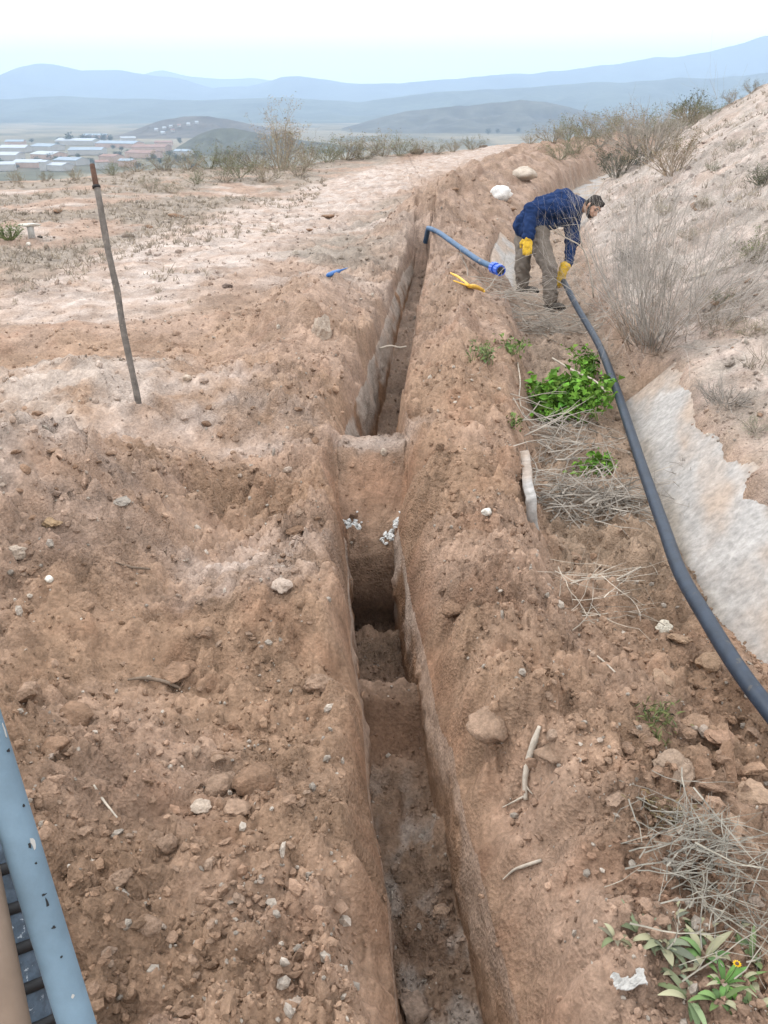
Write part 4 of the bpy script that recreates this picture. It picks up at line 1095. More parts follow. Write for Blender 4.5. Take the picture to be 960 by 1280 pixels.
# tall dry shrub on the skyline
b = ground(352, 212); bb = np.array(b); k = depth_of(b) / FPX
s1 = grow(bb, 20, 56 * k, .42, 3, 4.2, .012, 1.0, seed=21, base_r=.3); s2 = grow(bb, 40, 34 * k, 1.5, 3, 5, .012, .6, seed=22, base_r=.8)
plant('tall_shrub', b, [('stems', [twigs(s1, (.29, .245, .18), 3)]), ('leaves', [leaf_cloud(s1, 2600, .05, (.31, .27, .20), 4, jit=.05)]), ('low_twigs', [twigs(s2, (.22, .185, .14), 5)])], 'tall tan dry shrub standing on the skyline left of centre', 'shrub')
# dark bushes along the ditch beyond the man
def bush(px, py, hpx, wpx, seed, label, stemc, leafc, nleaf, group=None, name='bush', n=26, leafpx=2.2):
    b = ground(px, py); bb = np.array(b); k = depth_of(b) / FPX
    s1 = grow(bb, n, hpx * k, wpx / hpx * .7, 3, 4.2, .8 * k, .8, seed=seed, base_r=wpx * .22 * k)
    parts = [('stems', [twigs(s1, stemc, seed)])]
    if nleaf: parts.append(('leaves', [leaf_cloud(s1, nleaf, leafpx * k, leafc, seed + 1, jit=1.2 * k)]))
    return plant(name, b, parts, label, 'bush', group)
bush(772, 222, 34, 46, 31, 'dark grey-green bush at the ditch edge behind the man', (.16, .15, .12), (.085, .095, .065), 1700)
bush(838, 220, 40, 58, 32, 'brown topped bush with dark foot on the hillside beyond the man', (.27, .21, .15), (.20, .165, .10), 1300)
bush(858, 153, 24, 30, 33, 'olive green bush on the crest of the hillside', (.16, .15, .10), (.10, .115, .055), 900)
bush(812, 195, 52, 110, 34, 'wide pale grey thicket of twigs behind the dark bushes', (.29, .26, .225), None, 0, None, 'thicket', 60)
bush(948, 330, 30, 46, 35, 'green tuft with bare twigs at the right edge of the hillside', (.24, .21, .16), (.13, .16, .06), 800)
bush(952, 232, 20, 34, 36, 'grey-green cushion plant high on the hillside at the right edge', (.18, .17, .13), (.13, .14, .09), 700)
bush(790, 335, 26, 40, 37, 'grey twiggy bush behind the large bare bush', (.22, .2, .18), (.14, .14, .10), 300)
bush(905, 505, 30, 90, 38, 'low grey twiggy cushion on the slope above the concrete', (.27, .24, .21), None, 0, None, 'low_bush', 40)
bush(870, 600, 26, 80, 39, 'thin bare twigs hanging over the concrete wall', (.25, .22, .19), None, 0, None, 'low_bush', 14)
bush(12, 300, 16, 30, 40, 'green weed patch at the left edge of the plateau', (.12, .14, .06), (.10, .15, .05), 500)

# bare leaning sapling in front of the man
b = ground(742, 372); bb = np.array(b); k = depth_of(b) / FPX
rt = [P3(742, 372, depth_of(b)), P3(738, 340, depth_of(b) - .1), P3(728, 310, depth_of(b) - .2), P3(705, 296, depth_of(b) - .3), P3(688, 284, depth_of(b) - .35), P3(678, 265, depth_of(b) - .35)]
v1 = tube(spline(rt, 14), list(np.linspace(.012, .004, 14)), 5)
rt2 = [rt[3], P3(696, 285, depth_of(b) - .35), P3(690, 272, depth_of(b) - .4)]; v2 = tube(spline(rt2, 6), list(np.linspace(.006, .003, 6)), 4)
rt3 = [rt[2], P3(722, 280, depth_of(b) - .3), P3(712, 252, depth_of(b) - .3)]; v3 = tube(spline(rt3, 7), list(np.linspace(.008, .003, 7)), 4)
e = empty('bare_sapling', b, 'thin bare sapling stem leaning across the man', 'sapling')
put('stem', v1, M['bark'], e); put('branch', v2, M['bark'], e); put('branch', v3, M['bark'], e)

# shrubs along the edge of the plateau and on the berm
rg = np.random.default_rng(55)
protos = []
for k in range(4):
    s1 = grow((0, 0, 0), 26, .8, 1.2, 3, 4.4, .012, .75, seed=140 + k, base_r=.25)
    col = [(.24, .20, .15), (.21, .185, .145), (.26, .22, .17), (.18, .175, .12)][k]
    pr = plant('dry_shrub', Vector((0, 0, 0)), [('twigs', [twigs(s1, col, k)]), ('leaves', [leaf_cloud(s1, 700, .06, np.array(col) * np.array([.85, .95, .8]), k + 9, jit=.05)])], 'dry grey-brown shrub', 'shrub', 'dry shrubs')
    protos.append(pr)
first = [True] * 4
ORD = ['first', 'second', 'third', 'fourth', 'fifth', 'sixth', 'seventh', 'eighth', 'ninth', 'tenth', 'eleventh', 'twelfth', 'thirteenth', 'fourteenth']
def crest(px, down=3):
    """ground just this side of the skyline at a column of the photograph"""
    for py in range(80, 300):
        p = ground(px, py)
        if p.y < 60: return ground(px, py + down)
    return p
def shrub(px, py, hpx, k, label, group, rz):
    p = crest(px, -py) if py < 0 else ground(px, py); s = hpx * depth_of(p) / FPX / .95
    if first[k]:
        first[k] = False; o = protos[k]; o.location = p; o.scale = (s, s, s); o['label'] = label; o['group'] = group
    else: o = copy_thing(protos[k], p, rz, (s * rg.uniform(.9, 1.4), s * rg.uniform(.9, 1.4), s), label, group)
for k, (px, py, h) in enumerate([(20, -2, 14), (58, -1, 12), (95, -2, 14), (140, -1, 16), (170, -2, 16), (205, -1, 22), (235, -2, 20), (262, -1, 26), (290, -2, 24), (318, -1, 28), (385, -1, 26), (408, -2, 24), (432, -1, 28), (455, -2, 24), (478, -1, 26), (500, -2, 22), (520, -1, 18), (545, -2, 16), (566, -1, 14), (300, 222, 24), (330, 228, 26), (280, 228, 20), (372, 220, 22), (246, 230, 16), (215, 242, 14), (190, 236, 14)]):
    lb = ('%s dry shrub from the left frame edge along the plateau skyline' % ORD[k]) if px < 340 and py < 0 else ('%s dry shrub on the skyline counted rightwards from the tallest shrub' % ORD[k - 10]) if py < 0 else 'low dry shrub in front of the tallest shrub on the plateau'
    shrub(px, py, h, k % 4, lb, 'shrubs along the plateau edge', k * 1.9)
for k, (px, py, h) in enumerate([(590, -1, 16), (690, -1, 22), (712, -2, 26), (735, -1, 30), (757, -3, 26), (778, -1, 28), (800, -3, 30), (822, -1, 26), (842, -2, 24), (868, -1, 22), (890, -2, 18), (915, -1, 16), (940, -2, 16), (662, -1, 12), (700, 200, 22), (722, 192, 24), (748, 184, 22)]):
    lb = 'dry shrub on the skyline above the spoil ridge, %s one' % ('left' if px < 600 else 'right') if px < 670 else ('%s dry shrub from the left in the row on the hillside crest' % ORD[k - 1]) if k < 13 else 'dry shrub beside the far concrete ditch behind the man'
    shrub(px, py, h, (k + 1) % 4, lb, 'shrubs along the hillside crest', k * 2.3)
for k, (px, py, h) in enumerate([(880, 260, 14), (915, 190, 14), (860, 300, 16), (900, 380, 18), (935, 420, 20), (945, 540, 22), (830, 270, 18), (890, 215, 12)]):
    shrub(px, py, h, k % 4, 'small dry cushion shrub scattered on the stony hillside', 'cushion shrubs on the hillside', k * 1.1)

# low dry scrub on the plateau
def tufts(n, xr, yr, dens, hgt_, col, seed, blades=9, wdt=.004):
    rg = np.random.default_rng(seed)
    y = yr[0] * (yr[1] / yr[0]) ** rg.random(n * 4); x = rg.uniform(-1, 1, n * 4); x = xr(x, y)
    k = np.nonzero(rg.random(n * 4) < dens(x, y))[0][:n]; x, y = x[k], y[k]; z = surf(x, y)
    N = len(x); P0 = np.repeat(np.stack([x, y, z], 1), blades, 0) + rg.normal(0, 1, (N * blades, 3)) * np.array([hgt_ * .35, hgt_ * .35, 0])
    d = rg.normal(0, .55, (N * blades, 3)); d[:, 2] = np.abs(d[:, 2]) * .5 + .8
    h = hgt_ * rg.uniform(.4, 1.2, (N * blades, 1)) * np.repeat(rg.uniform(.5, 1.3, (N, 1)), blades, 0)
    c = np.array(col)[None] * np.repeat(rg.uniform(.7, 1.25, (N, 1)), blades, 0) * rg.uniform(.8, 1.2, (N * blades, 1))
    wsc = (1 + .12 * np.repeat(y, blades))
    return prisms(P0, P0 + d * h, wdt * wsc, wdt * .4 * wsc, np.clip(c, .02, .6))
dens = lambda x, y: sstep(-.1, .35, fbm(x * .35, y * .35, 113, 3) + .5 * fbm(x * .9, y * .9, 101, 4) + .1) * sstep(9, 14, y)
g_ = tufts(2600, lambda x, y: -1.6 - (x * .5 + .5) * (y * .55), (8, 36), dens, .065, (.29, .245, .195), 71, 6, .0024)
o = put('dry_scrub', g_[:3], M['veg'], None, False, g_[3]); tag(o, 'low dry scrub and grass covering the left plateau', 'scrub', kind='stuff')
g_ = tufts(1100, lambda x, y: xd(y) + 1.1 + (x * .5 + .5) * (y * .4), (4, 30), lambda x, y: sstep(0, .4, fbm(x * 1.1, y * 1.1, 171, 3)), .09, (.29, .25, .2), 72, 7, .0022)
o = put('hillside_grass', g_[:3], M['veg'], None, False, g_[3]); tag(o, 'thin dry grass on the stony hillside', 'grass', kind='stuff')

# dead brush in the ditch
def brush_pile(px, py, wpx, hpx, n, seed, label, col=(.27, .24, .205), lift=.0, ln=.55, r=.006):
    p = ground(px, py); k = depth_of(p) / FPX; rg = np.random.default_rng(seed); S = [[], [], [], []]
    for _ in range(n):
        c = np.array([p.x + rg.normal(0, wpx * .3 * k), p.y + rg.normal(0, hpx * .9 * k), 0]); c[2] = zat(c[0], c[1]) + abs(rg.normal(0, .05)) + .01
        a = rg.normal(.25, .7) if rg.random() < .7 else rg.uniform(0, 6.28); d = np.array([math.cos(a), math.sin(a), rg.normal(0, .18)])
        l = ln * rg.uniform(.4, 1.2); q = c - d * l / 2; rr = r * rg.uniform(.4, 1.2)
        for j in range(6):
            d = d + rg.normal(0, .16, 3) * np.array([1, 1, .5]); d /= np.linalg.norm(d); q2 = q + d * l / 6
            zz = zat(q2[0], q2[1]) + .008
            if q2[2] < zz: q2[2] = zz
            for A, B in zip(S, (q, q2, rr, rr * .88)): A.append(B)
            if rg.random() < .45:
                e_ = d + rg.normal(0, .6, 3); e_ /= np.linalg.norm(e_); q3 = q2 + e_ * l * .3
                for A, B in zip(S, (q2, q3, rr * .6, rr * .25)): A.append(B)
            q = q2; rr *= .88
    segs = [np.array(a) for a in S]
    (v, q, t), c = joinc([twigs(segs, col, seed)])
    o = put('brush_pile', (v - np.array(p), q, t), M['veg'], None, False, c); o.location = p
    return tag(o, label, 'brush', 'heaps of dead brush in the ditch', 'stuff')
brush_pile(745, 628, 120, 34, 150, 81, 'heap of grey dead twigs across the ditch below the green weeds')
brush_pile(680, 412, 130, 26, 110, 82, 'tangle of dead twigs at the feet of the bending man', ln=.8)
brush_pile(700, 560, 90, 50, 60, 83, 'sparse dead twigs beside the green weeds')
brush_pile(872, 1080, 130, 50, 100, 84, 'grey tangle of dead stalks at the lower right', (.21, .195, .165), ln=.24, r=.0024)
brush_pile(890, 1160, 130, 55, 40, 85, 'dead stalks between the broad leaved weeds', (.24, .22, .18), ln=.24, r=.0024)
brush_pile(750, 745, 90, 40, 26, 86, 'thin dry stalks lying on the soil left of the pipe', (.33, .29, .24), ln=.4, r=.003)

# bright green weeds in the ditch
def weeds(px, py, wpx, n, seed, label, col=GREEN, h=.28, leaf=.075, nleaf=1500, name='green_weeds', wd=.75):
    p = ground(px, py); k = depth_of(p) / FPX; rg = np.random.default_rng(seed); S = []
    for _ in range(n):
        c = np.array([p.x + rg.normal(0, wpx * .24 * k), p.y + rg.normal(0, wpx * .30 * k), 0]); c[2] = zat(c[0], c[1])
        S.append(grow(c, 3, h * rg.uniform(.5, 1.1), .7, 2, 3, .004, .9, seed=int(rg.integers(1e6)), base_r=.03))
    segs = [np.concatenate([s[j] for s in S]) for j in range(4)]
    return plant(name, p, [('stems', [twigs(segs, np.array(col) * .8, seed)]), ('leaves', [leaf_cloud(segs, nleaf, leaf, col, seed + 1, .3, 0, .025, wd)])], label, 'weeds')
weeds(698, 505, 104, 22, 91, 'bright green leafy weeds growing in the ditch', nleaf=1500, h=.25, leaf=.07)
weeds(738, 470, 46, 8, 97, 'green weeds close under the black pipe', nleaf=300, h=.22, leaf=.05)
weeds(752, 590, 40, 5, 92, 'small green weeds among the dead twigs', nleaf=130, h=.14, leaf=.05)
weeds(598, 444, 50, 8, 93, 'pale green weed sprig on the strip edge by the far trench', (.15, .19, .08), .12, .045, 130, wd=.35)
weeds(640, 442, 20, 3, 94, 'thin green sprig beside the pale root', (.14, .2, .06), .16, .045, 60)
weeds(822, 897, 46, 8, 95, 'small grass green sprig on the rough strip near the pipe', (.15, .17, .07), .05, .035, 110, wd=.16)
weeds(832, 1030, 60, 8, 96, 'reddish green sprig above the grey tangle of stalks', (.20, .15, .085), .07, .02, 160, wd=.2)
weeds(640, 533, 20, 3, 98, 'tiny green sprig left of the white lip of the ditch', (.14, .2, .06), .07, .035, 30)

# broad leaved rosettes, lower right
def blade(base, d, ln, wd, curl, col, rg):
    n = 7; V = []; cc = []
    d = np.array(d); d[2] = 0; d /= np.linalg.norm(d); s = np.array([-d[1], d[0], 0]); el = rg.uniform(.35, 1.1)
    p = np.array(base); 
    for k in range(n):
        t = k / (n - 1); wv = wd * (math.sin(math.pi * min(1, .10 + .9 * t)) ** .8) * .5 + (.0 if t < 1 else -0)
        if k == n - 1: wv = .0008
        up = np.array([0, 0, 1]) * math.cos(el) - d * math.sin(el)
        for o_, f_ in ((-1, 1), (0, 0), (1, 1)): V.append(p + s * o_ * wv + up * f_ * wv * .35)
        cc += [np.array(col) * (1.0 if o_ else 1.15) for o_ in (-1, 0, 1)]
        p = p + (d * math.cos(el) + np.array([0, 0, 1]) * math.sin(el)) * ln / (n - 1); el -= curl / (n - 1) + rg.normal(0, .08)
    Q = [(k * 3 + j, k * 3 + j + 1, k * 3 + 4 + j, k * 3 + 3 + j) for k in range(n - 1) for j in (0, 1)]
    return np.array(V), np.array(Q), np.zeros((0, 3), int), np.clip(np.array(cc), .01, .6)
def rosette(px, py, n, ln, col, seed, label, flower=False):
    p = ground(px, py, lift=-.004); rg = np.random.default_rng(seed)
    e = empty('broadleaf_weed', p, label, 'weed', 'broad leaved weeds at the lower right')
    for k in range(n):
        a = k * 2.4 + rg.normal(0, .7); c = np.array(col) * rg.uniform(.6, 1.3) * rg.uniform(.9, 1.1, 3)
        if rg.random() < .25: c = np.array([.26, .25, .16]) * rg.uniform(.8, 1.2)
        v, q, t, cc = blade((math.cos(a) * .008, math.sin(a) * .008, 0), (math.cos(a), math.sin(a), 0), ln * rg.uniform(.35, 1.25), ln * rg.uniform(.14, .30), rg.uniform(.6, 2.4), c, rg)
        put('leaf', (v, q, t), M['veg'], None, True, cc).parent = e
    if flower:
        st = tube(spline([(0, 0, 0), (.01, -.01, .05), (.012, -.015, .085)], 6), .002, 5); put('stem', st, M['leafstem']).parent = e
        for k in range(11):
            a = k * 6.283 / 11; v, q, t, cc = leaves(np.array([[.012, -.015, .085]]), np.array([[math.cos(a), math.sin(a), .35]]), np.array([[0, 0, 1.]]), .011, .006, np.array([[.65, .42, .02]]))
            put('petal', (v, q, t), M['veg'], None, False, cc).parent = e
        v, f = ICO[2]; put('flower_centre', (v * .0045 + np.array([.012, -.015, .088]), [], f), M['rust']).parent = e
M['leafstem'] = flat_mat('leaf_stem', (.12, .2, .06), .7)
for k, (px, py, n, ln, col, lb) in enumerate([
 (828, 1180, 9, .115, (.24, .28, .17), 'grey-green broad leaved weed left of the others, under the dead stalks'), (800, 1165, 7, .09, (.22, .25, .15), 'limp grey-green weed at the left end of the weed patch'),
 (880, 1195, 10, .11, (.17, .27, .10), 'fresh green broad leaved weed in the middle of the patch'), (905, 1228, 9, .09, (.12, .25, .06), 'green weed with one yellow flower at the lower right'),
 (862, 1248, 9, .115, (.22, .30, .15), 'pale broad leaved weed lowest in the patch'), (938, 1200, 8, .10, (.20, .27, .13), 'broad leaved weed at the right edge of the patch'),
 (945, 1255, 8, .10, (.18, .26, .11), 'broad leaved weed in the lower right corner'), (845, 1215, 7, .07, (.24, .27, .18), 'small grey-green weed between two larger ones'), (835, 1150, 6, .08, (.23, .25, .16), 'small dusty weed at the upper edge of the patch'), (900, 1250, 7, .09, (.16, .25, .09), 'bright weed between the pale lowest one and the corner'), (870, 1165, 7, .08, (.2, .26, .13), 'dusty weed just above the fresh green one'), (925, 1225, 7, .08, (.19, .27, .11), 'small weed right of the yellow flower'), (915, 1165, 6, .09, (.25, .27, .19), 'withered grey-green weed above the flowering one'), (770, 1172, 6, .07, (.22, .22, .13), 'small withered weed farthest left of the patch')]):
    rosette(px, py, n + 4, ln * .74, np.array(col) * .60, 300 + k, lb, k == 3)

# sticks and roots
def stick(name, pts, r, label, kids=(), mat='bark', lift=.01, cat='stick'):
    w_ = [ground(a, b_, lift=r[0] * .6 + lift) for a, b_ in pts]
    e = empty(name, w_[0], label, cat)
    n = 6 * len(pts); q = spline(w_, n)
    put('branch', tube(q, list(np.interp(np.linspace(0, 1, n), np.linspace(0, 1, len(r)), r)), 7), M[mat], e)
    for kd, rr in kids:
        w2 = [ground(a, b_, lift=lift) for a, b_ in kd]; put('side_twig', tube(spline(w2, 7), list(np.linspace(rr, rr * .4, 7)), 5), M[mat], e)
M['darkwood'] = flat_mat('dark_wood', (.16, .12, .09), .85, .3, 25, .4, .2)
stick('bleached_stick', [(674, 912), (668, 930), (660, 955), (656, 980), (657, 1004)], [.006, .012, .011, .010, .008], 'bleached forked stick lying on the right bank of the trench', [([(656, 998), (644, 1004), (628, 1012)], .005), ([(657, 985), (662, 992), (666, 996)], .004)])
stick('dark_twig', [(160, 853), (180, 851), (205, 855), (226, 864)], [.004, .008, .008, .006], 'dark twig beside the two brown stones left of the trench', mat='darkwood')
stick('straw', [(118, 985), (130, 1004), (147, 1026)], [.003, .004, .003], 'thin pale straw on the clods right of the pole')
stick('root_stub', [(628, 1103), (642, 1091), (655, 1086), (676, 1079)], [.002, .004, .006, .005], 'root poking out of the right bank near the bottom')
stick('pale_root', [(647, 455), (650, 478), (649, 500), (655, 522)], [.005, .007, .006, .004], 'pale upright root at the left edge of the ditch')
stick('ditch_branch', [(688, 475), (712, 490), (740, 505), (754, 520)], [.009, .011, .009, .006], 'curved bare branch lying across the green weeds', lift=.2)
stick('white_branch', [(858, 352), (880, 345), (900, 339), (918, 334)], [.015, .022, .02, .012], 'bleached white branch on the hillside behind the large bush')
stick('dark_root', [(145, 706), (165, 712), (188, 714)], [.003, .007, .004], 'dark root on the stony mound left of the trench', mat='darkwood')
stick('dry_twig', [(765, 730), (800, 712), (830, 698)], [.004, .005, .003], 'thin pale twig lying left of the black pipe', [([(812, 706), (818, 712), (822, 720)], .003)])
stick('pale_twig', [(735, 815), (752, 828), (768, 843)], [.003, .004, .003], 'thin straw on the soil below the pale twig by the pipe')
# root across the far trench
a = P(474, 436, -.16); b_ = P(508, 433, -.14); e = empty('trench_root', a, 'pale root bridging the far trench from wall to wall', 'root')
put('branch', tube(spline([a, a.lerp(b_, .4) + Vector((0, 0, .02)), a.lerp(b_, .75) + Vector((0, .02, -.01)), b_], 14), list(np.linspace(.011, .007, 14)), 7), M['bark'], e)

# ------------------------------------------------------------------ the man
def blob(name, prims, voxel, mat, parent, smooth_it=4, wrinkle=0.0, wscale=14.0, seed=0, shape=None):
    """cones and ellipsoids melted into ONE continuous skin"""
    parts = []
    for p in prims:
        if p[0] == 'c':
            _, a, b, r0, r1 = p; a = Vector(a); b = Vector(b); d = (b - a).normalized()
            path = []; rad = []
            for k in range(5): th = k / 5 * math.pi / 2; path.append(a - d * r0 * math.cos(th)); rad.append(max(r0 * math.sin(th), r0 * .05))
            path += [a, a.lerp(b, .5)]; rad += [r0, (r0 + r1) / 2]
            for k in range(6): th = k / 5 * math.pi / 2; path.append(b + d * r1 * math.sin(th)); rad.append(max(r1 * math.cos(th), r1 * .05))
            parts.append(tube(path, rad, 16))
        else:
            _, c, ax = p; v, f = ICO[3]; A = np.array([tuple(x) for x in ax])          # rows: three axis vectors
            parts.append((v @ A + np.array(tuple(c)), np.zeros((0, 4), int), f))
    o = put(name, join(parts), None)
    m = o.modifiers.new('r', 'REMESH'); m.mode = 'VOXEL'; m.voxel_size = voxel
    m = o.modifiers.new('s', 'SMOOTH'); m.iterations = smooth_it; m.factor = .5
    dg = bpy.context.evaluated_depsgraph_get(); dg.update()
    me = bpy.data.meshes.new_from_object(o.evaluated_get(dg))
    bpy.data.objects.remove(o)
    n = len(me.vertices); co = np.empty(n * 3, np.float32); no = np.empty(n * 3, np.float32)
    me.vertices.foreach_get('co', co); me.vertices.foreach_get('normal', no); co = co.reshape(-1, 3); no = no.reshape(-1, 3)
    if wrinkle:
        w_ = np.abs(noise2(co[:, 0] * wscale + co[:, 2] * wscale * .7, co[:, 1] * wscale + co[:, 2] * wscale * .9, seed)) - .25 + .5 * noise2(co[:, 0] * wscale * .5 - co[:, 1] * 4, co[:, 2] * wscale * .5, seed + 1)
        co = co + no * (w_ * wrinkle)[:, None]
    if shape: co = shape(co)
    me.vertices.foreach_set('co', np.ascontiguousarray(co, np.float32).ravel()); me.update()
    me.polygons.foreach_set('use_smooth', np.ones(len(me.polygons), bool))
    me.materials.clear(); me.materials.append(mat); me.name = name
    o = bpy.data.objects.new(name, me); C.objects.link(o); under(o, parent)
    return o
M['skin'] = flat_mat('skin', (.40, .23, .155), .55, .08, 30, .05, .35)
M['jacket'] = flat_mat('navy_fleece', (.014, .030, .086), .95, .3, 22, .4, .1, (.05, .055, .075), .62, 0.0, .15)
M['trousers'] = flat_mat('grey_trousers', (.155, .132, .112), .95, .15, 20, .3, .1)
M['glove'] = flat_mat('yellow_glove', (.52, .33, .035), .85, .25, 25, .3, .2, (.30, .2, .09), .58, 0.0, .12)
M['shoe'] = flat_mat('dusty_shoe', (.085, .075, .066), .9, .3, 25, .3, .2)
M['hair'] = flat_mat('dark_hair', (.018, .014, .012), .7, .3, 80, .5, .3)
M['eye'] = flat_mat('eye', (.03, .02, .015), .3, .1, 50)
fg = ground(690, 384); D = depth_of(fg)
def J(px, py, dz=0.0): return P3(px, py, D + dz)
pel, mid, chest, neck = J(660, 284), J(681, 266, -.05), J(703, 259, -.08), J(722, 256, -.10)
shN, elN, wrN = J(697, 260, -.26), J(664, 262, -.30), J(660, 296, -.33)
shF, elF, wrF = J(716, 268, .10), J(715, 302, .06), J(710, 331, .0)
hN, kN, aN = J(672, 294, -.12), J(687, 335, -.20), J(688, 373, -.12)
hF, kF, aF = J(657, 290, .10), J(653, 324, .05), J(654, 353, .15)
headc = J(741.5, 259, -.18)
man = empty('person', fg, 'man in navy jacket and yellow gloves bending to hold the black pipe', 'person')
f_ = Vector((.36, -.75, -.56)).normalized(); u_ = Vector((.50, -.12, .80)); u_ = (u_ - f_ * u_.dot(f_)).normalized(); s_ = f_.cross(u_).normalized()   # face, crown, the man's right
def H(a, b, c): return headc + s_ * a + f_ * b + u_ * c
head = [('e', H(0, -.012, .02), (s_ * .078, f_ * .098, u_ * .105)), ('e', H(0, .03, -.05), (s_ * .056, f_ * .062, u_ * .07)), ('c', H(0, .088, .01), H(0, .108, -.030), .010, .016),
        ('c', H(-.045, .075, .028), H(.045, .075, .028), .014, .014), ('e', H(0, .070, -.095), (s_ * .026, f_ * .022, u_ * .02)), ('e', H(.04, .062, -.03), (s_ * .025, f_ * .022, u_ * .025)), ('e', H(-.04, .062, -.03), (s_ * .025, f_ * .022, u_ * .025)),
        ('c', H(-.02, .088, -.06), H(.02, .088, -.06), .009, .009), ('e', H(.080, -.01, .0), (s_ * .010, f_ * .02, u_ * .033)), ('e', H(-.080, -.01, .0), (s_ * .010, f_ * .02, u_ * .033))]
body = head + [('c', neck, H(0, -.03, -.05), .062, .060), ('c', chest, neck, .11, .07), ('c', pel, mid, .12, .12), ('c', mid, chest, .12, .13), ('c', chest, shN, .09, .07), ('c', chest, shF, .09, .07),
        ('c', shN, elN, .05, .042), ('c', elN, wrN, .042, .030), ('c', shF, elF, .05, .042), ('c', elF, wrF, .042, .03), ('c', pel, hN, .10, .085), ('c', pel, hF, .10, .085),
        ('c', hN, kN, .08, .055), ('c', kN, aN, .055, .042), ('c', hF, kF, .08, .055), ('c', kF, aF, .055, .042)]
bo = blob('body', body, .0095, M['skin'], man, 2)
for sg in (-1, 1):
    v, f = ICO[2]; A = np.array([tuple(s_ * .017), tuple(f_ * .010), tuple(u_ * .009)])
    put('eye', (v @ A + np.array(tuple(H(sg * .033, .080, .008))), [], f), M['eye'], bo)
    put('eyebrow', tube(spline([H(sg * .012, .097, .034), H(sg * .034, .095, .040), H(sg * .058, .078, .034)], 6), [.005, .007, .007, .006, .005, .003], 6), M['hair'], bo)
blob('hair', [('e', H(0, -.022, .045), (s_ * .087, f_ * .100, u_ * .092)), ('e', H(0, -.055, .0), (s_ * .080, f_ * .062, u_ * .085)), ('e', H(0, .045, .098), (s_ * .06, f_ * .045, u_ * .03)), ('c', H(.082, .012, .03), H(.079, .020, -.02), .012, .010), ('c', H(-.082, .012, .03), H(-.079, .02, -.02), .012, .010)], .007, M['hair'], man, 1, .012, 45, 4)
blob('beard', [('e', H(0, .048, -.085), (s_ * .052, f_ * .045, u_ * .038)), ('c', H(.066, .015, -.03), H(.045, .05, -.075), .018, .022), ('c', H(-.066, .015, -.03), H(-.045, .05, -.075), .018, .022), ('c', H(-.022, .096, -.046), H(.022, .096, -.046), .006, .006)], .006, M['hair'], man, 1, .005, 60, 5)
jk = blob('jacket', [('c', pel + Vector((0, 0, .02)), mid, .18, .205), ('c', mid, chest, .205, .205), ('c', pel + Vector((0, -.12, .0)), mid + Vector((0, -.10, .03)), .12, .14), ('c', pel + Vector((0, .12, 0)), mid + Vector((0, .10, .03)), .12, .14),
     ('c', mid + Vector((.05, -.05, .08)), chest + Vector((0, -.02, .07)), .14, .14), ('c', mid + Vector((.05, 0, -.08)), chest + Vector((-.02, 0, -.09)), .13, .13), ('c', chest, shN, .15, .105), ('c', chest, shF, .15, .105), ('c', chest, neck, .15, .085),
     ('c', shN, elN, .108, .090), ('c', elN, elN.lerp(wrN, .96), .082, .072), ('c', shF, elF, .106, .088), ('c', elF, elF.lerp(wrF, .93), .076, .058)], .012, M['jacket'], man, 4, .030, 10, 6)
# stand-up collar
tn = (H(0, -.03, -.06) - neck).normalized(); a1 = tn.cross(Vector((0, 0, 1))).normalized(); a2 = tn.cross(a1)
cv = []
for r0, hh in ((.105, -.05), (.088, .085), (.080, .085), (.088, -.05)):
    for k in range(20):
        q = 6.2832 * k / 20; cv.append(neck + tn * (hh + .012 * math.sin(q)) + (a1 * math.cos(q) + a2 * math.sin(q)) * r0)
put('collar', (np.array([tuple(x) for x in cv]), [(j * 20 + k, j * 20 + (k + 1) % 20, ((j + 1) % 4) * 20 + (k + 1) % 20, ((j + 1) % 4) * 20 + k) for j in range(4) for k in range(20)], []), M['jacket'], jk)
blob('trousers', [('c', pel, pel + Vector((.03, 0, -.07)), .150, .155), ('c', pel + Vector((0, 0, -.03)), hN, .14, .135), ('c', pel + Vector((0, 0, -.03)), hF, .14, .135), ('c', hN, kN, .128, .098), ('c', kN, aN, .098, .088), ('c', hF, kF, .128, .098), ('c', kF, aF, .098, .085)], .012, M['trousers'], man, 4, .030, 9, 8)
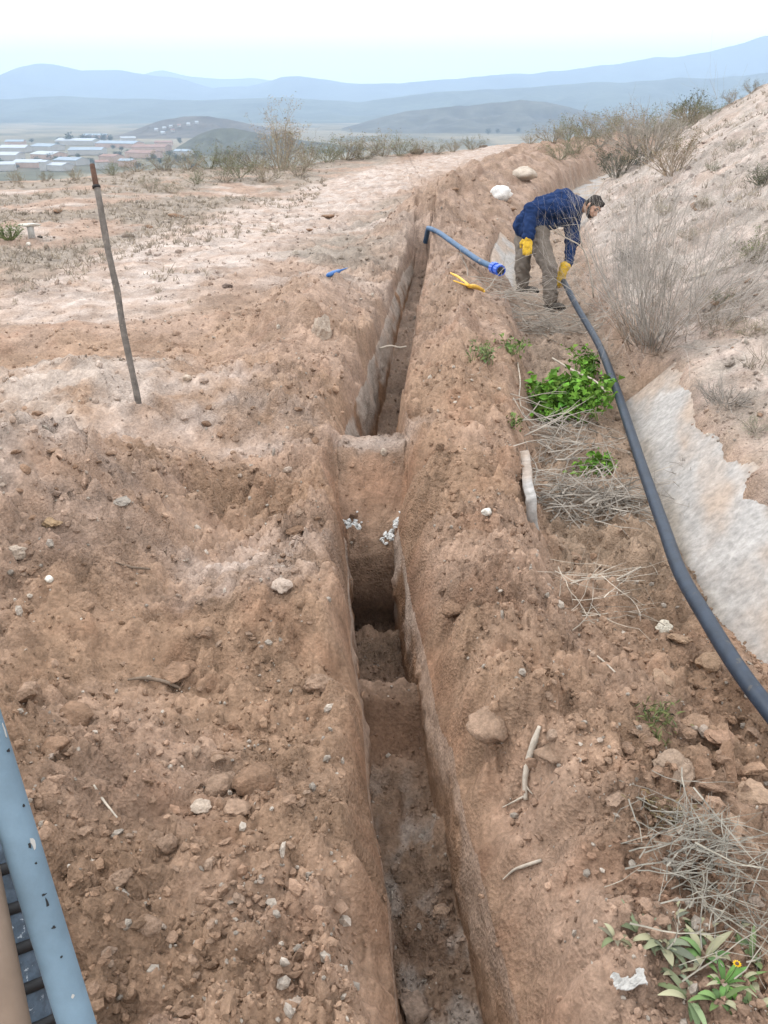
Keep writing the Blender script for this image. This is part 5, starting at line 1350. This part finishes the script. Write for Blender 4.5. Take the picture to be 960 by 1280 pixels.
# gloves: palm, four fingers and thumb each
def glove(w_, dirv, palm_n, curl, sc=1.25):
    d = dirv.normalized(); s2 = d.cross(palm_n).normalized(); n2 = s2.cross(d).normalized()      # n2 = palm side
    pr = [('c', w_ - d * .05, w_ + d * .02, .046, .042), ('e', w_ + d * .065, (s2 * .047, n2 * .026, d * .055))]
    for k, (o_, l) in enumerate(((-.034, .066), (-.012, .078), (.011, .074), (.033, .058))):
        b = w_ + d * .100 + s2 * o_; dd = d.copy()
        for j, fr in enumerate((.42, .33, .25)):
            q = b + dd * l * fr; pr.append(('c', b, q, .0125 - .001 * j, .0115 - .001 * j)); b = q
            dd = (dd * math.cos(curl) + n2 * math.sin(curl)).normalized()
            n2k = n2
    t0 = w_ + d * .03 - s2 * .040; t1 = t0 - s2 * .024 + d * .030 + n2 * .012; t2 = t1 + d * .03 + n2 * (.012 + .02 * curl) + s2 * .012 * curl
    pr += [('c', t0, t1, .017, .015), ('c', t1, t2, .014, .011)]
    out = []
    for p_ in pr:
        if p_[0] == 'c': out.append(('c', w_ + (p_[1] - w_) * sc, w_ + (p_[2] - w_) * sc, p_[3] * sc, p_[4] * sc))
        else: out.append(('e', w_ + (p_[1] - w_) * sc, tuple(x * sc for x in p_[2])))
    return out
hdir = (wrF - elF).normalized(); pdir = (path[0] - path[4]).normalized()
blob('glove', glove(wrN, (wrN - elN) + Vector((.02, -.02, 0)), Vector((.15, 1, 0)), .35, 1.28), .006, M['glove'], man, 2, .004, 40, 3)
blob('glove', glove(path[0] + Vector((-.01, -.045, .10)), (path[0] - wrF).normalized() + Vector((0, 0, -.6)), Vector((.1, 1, .1)), 1.0) + [('c', wrF, path[0] + Vector((-.01, -.045, .10)), .048, .044)], .006, M['glove'], man, 2, .004, 40, 3)
def shoe(a, d, name='shoe'):
    d = d.normalized(); z_ = Vector((0, 0, 1)); s2 = d.cross(z_).normalized()
    sh = blob(name, [('c', a + z_ * .03, a - z_ * .03, .062, .058), ('e', a - z_ * .055, (d * .075, s2 * .050, z_ * .04)), ('e', a + d * .095 - z_ * .062, (d * .10, s2 * .052, z_ * .035)), ('e', a + d * .155 - z_ * .07, (d * .05, s2 * .046, z_ * .026))], .008, M['shoe'], man, 3, .004, 30, 2)
    V = []
    for hh in (-.098, -.080):
        for k in range(24):
            q = 6.2832 * k / 24; x_ = math.cos(q); V.append(a + d * (.065 + .15 * x_) + s2 * (.050 + .008 * x_) * math.sin(q) + z_ * hh)
    V = [tuple(v) for v in V] + [tuple(a + d * .065 + z_ * -.098)]
    put('sole', (np.array(V), [(k, (k + 1) % 24, 24 + (k + 1) % 24, 24 + k) for k in range(24)], [(48, (k + 1) % 24, k) for k in range(24)]), M['ring'], sh)
shoe(aN + Vector((0, 0, -.01)), Vector((.75, -.55, 0))); shoe(aF + Vector((0, 0, -.01)), Vector((.8, -.4, 0)))
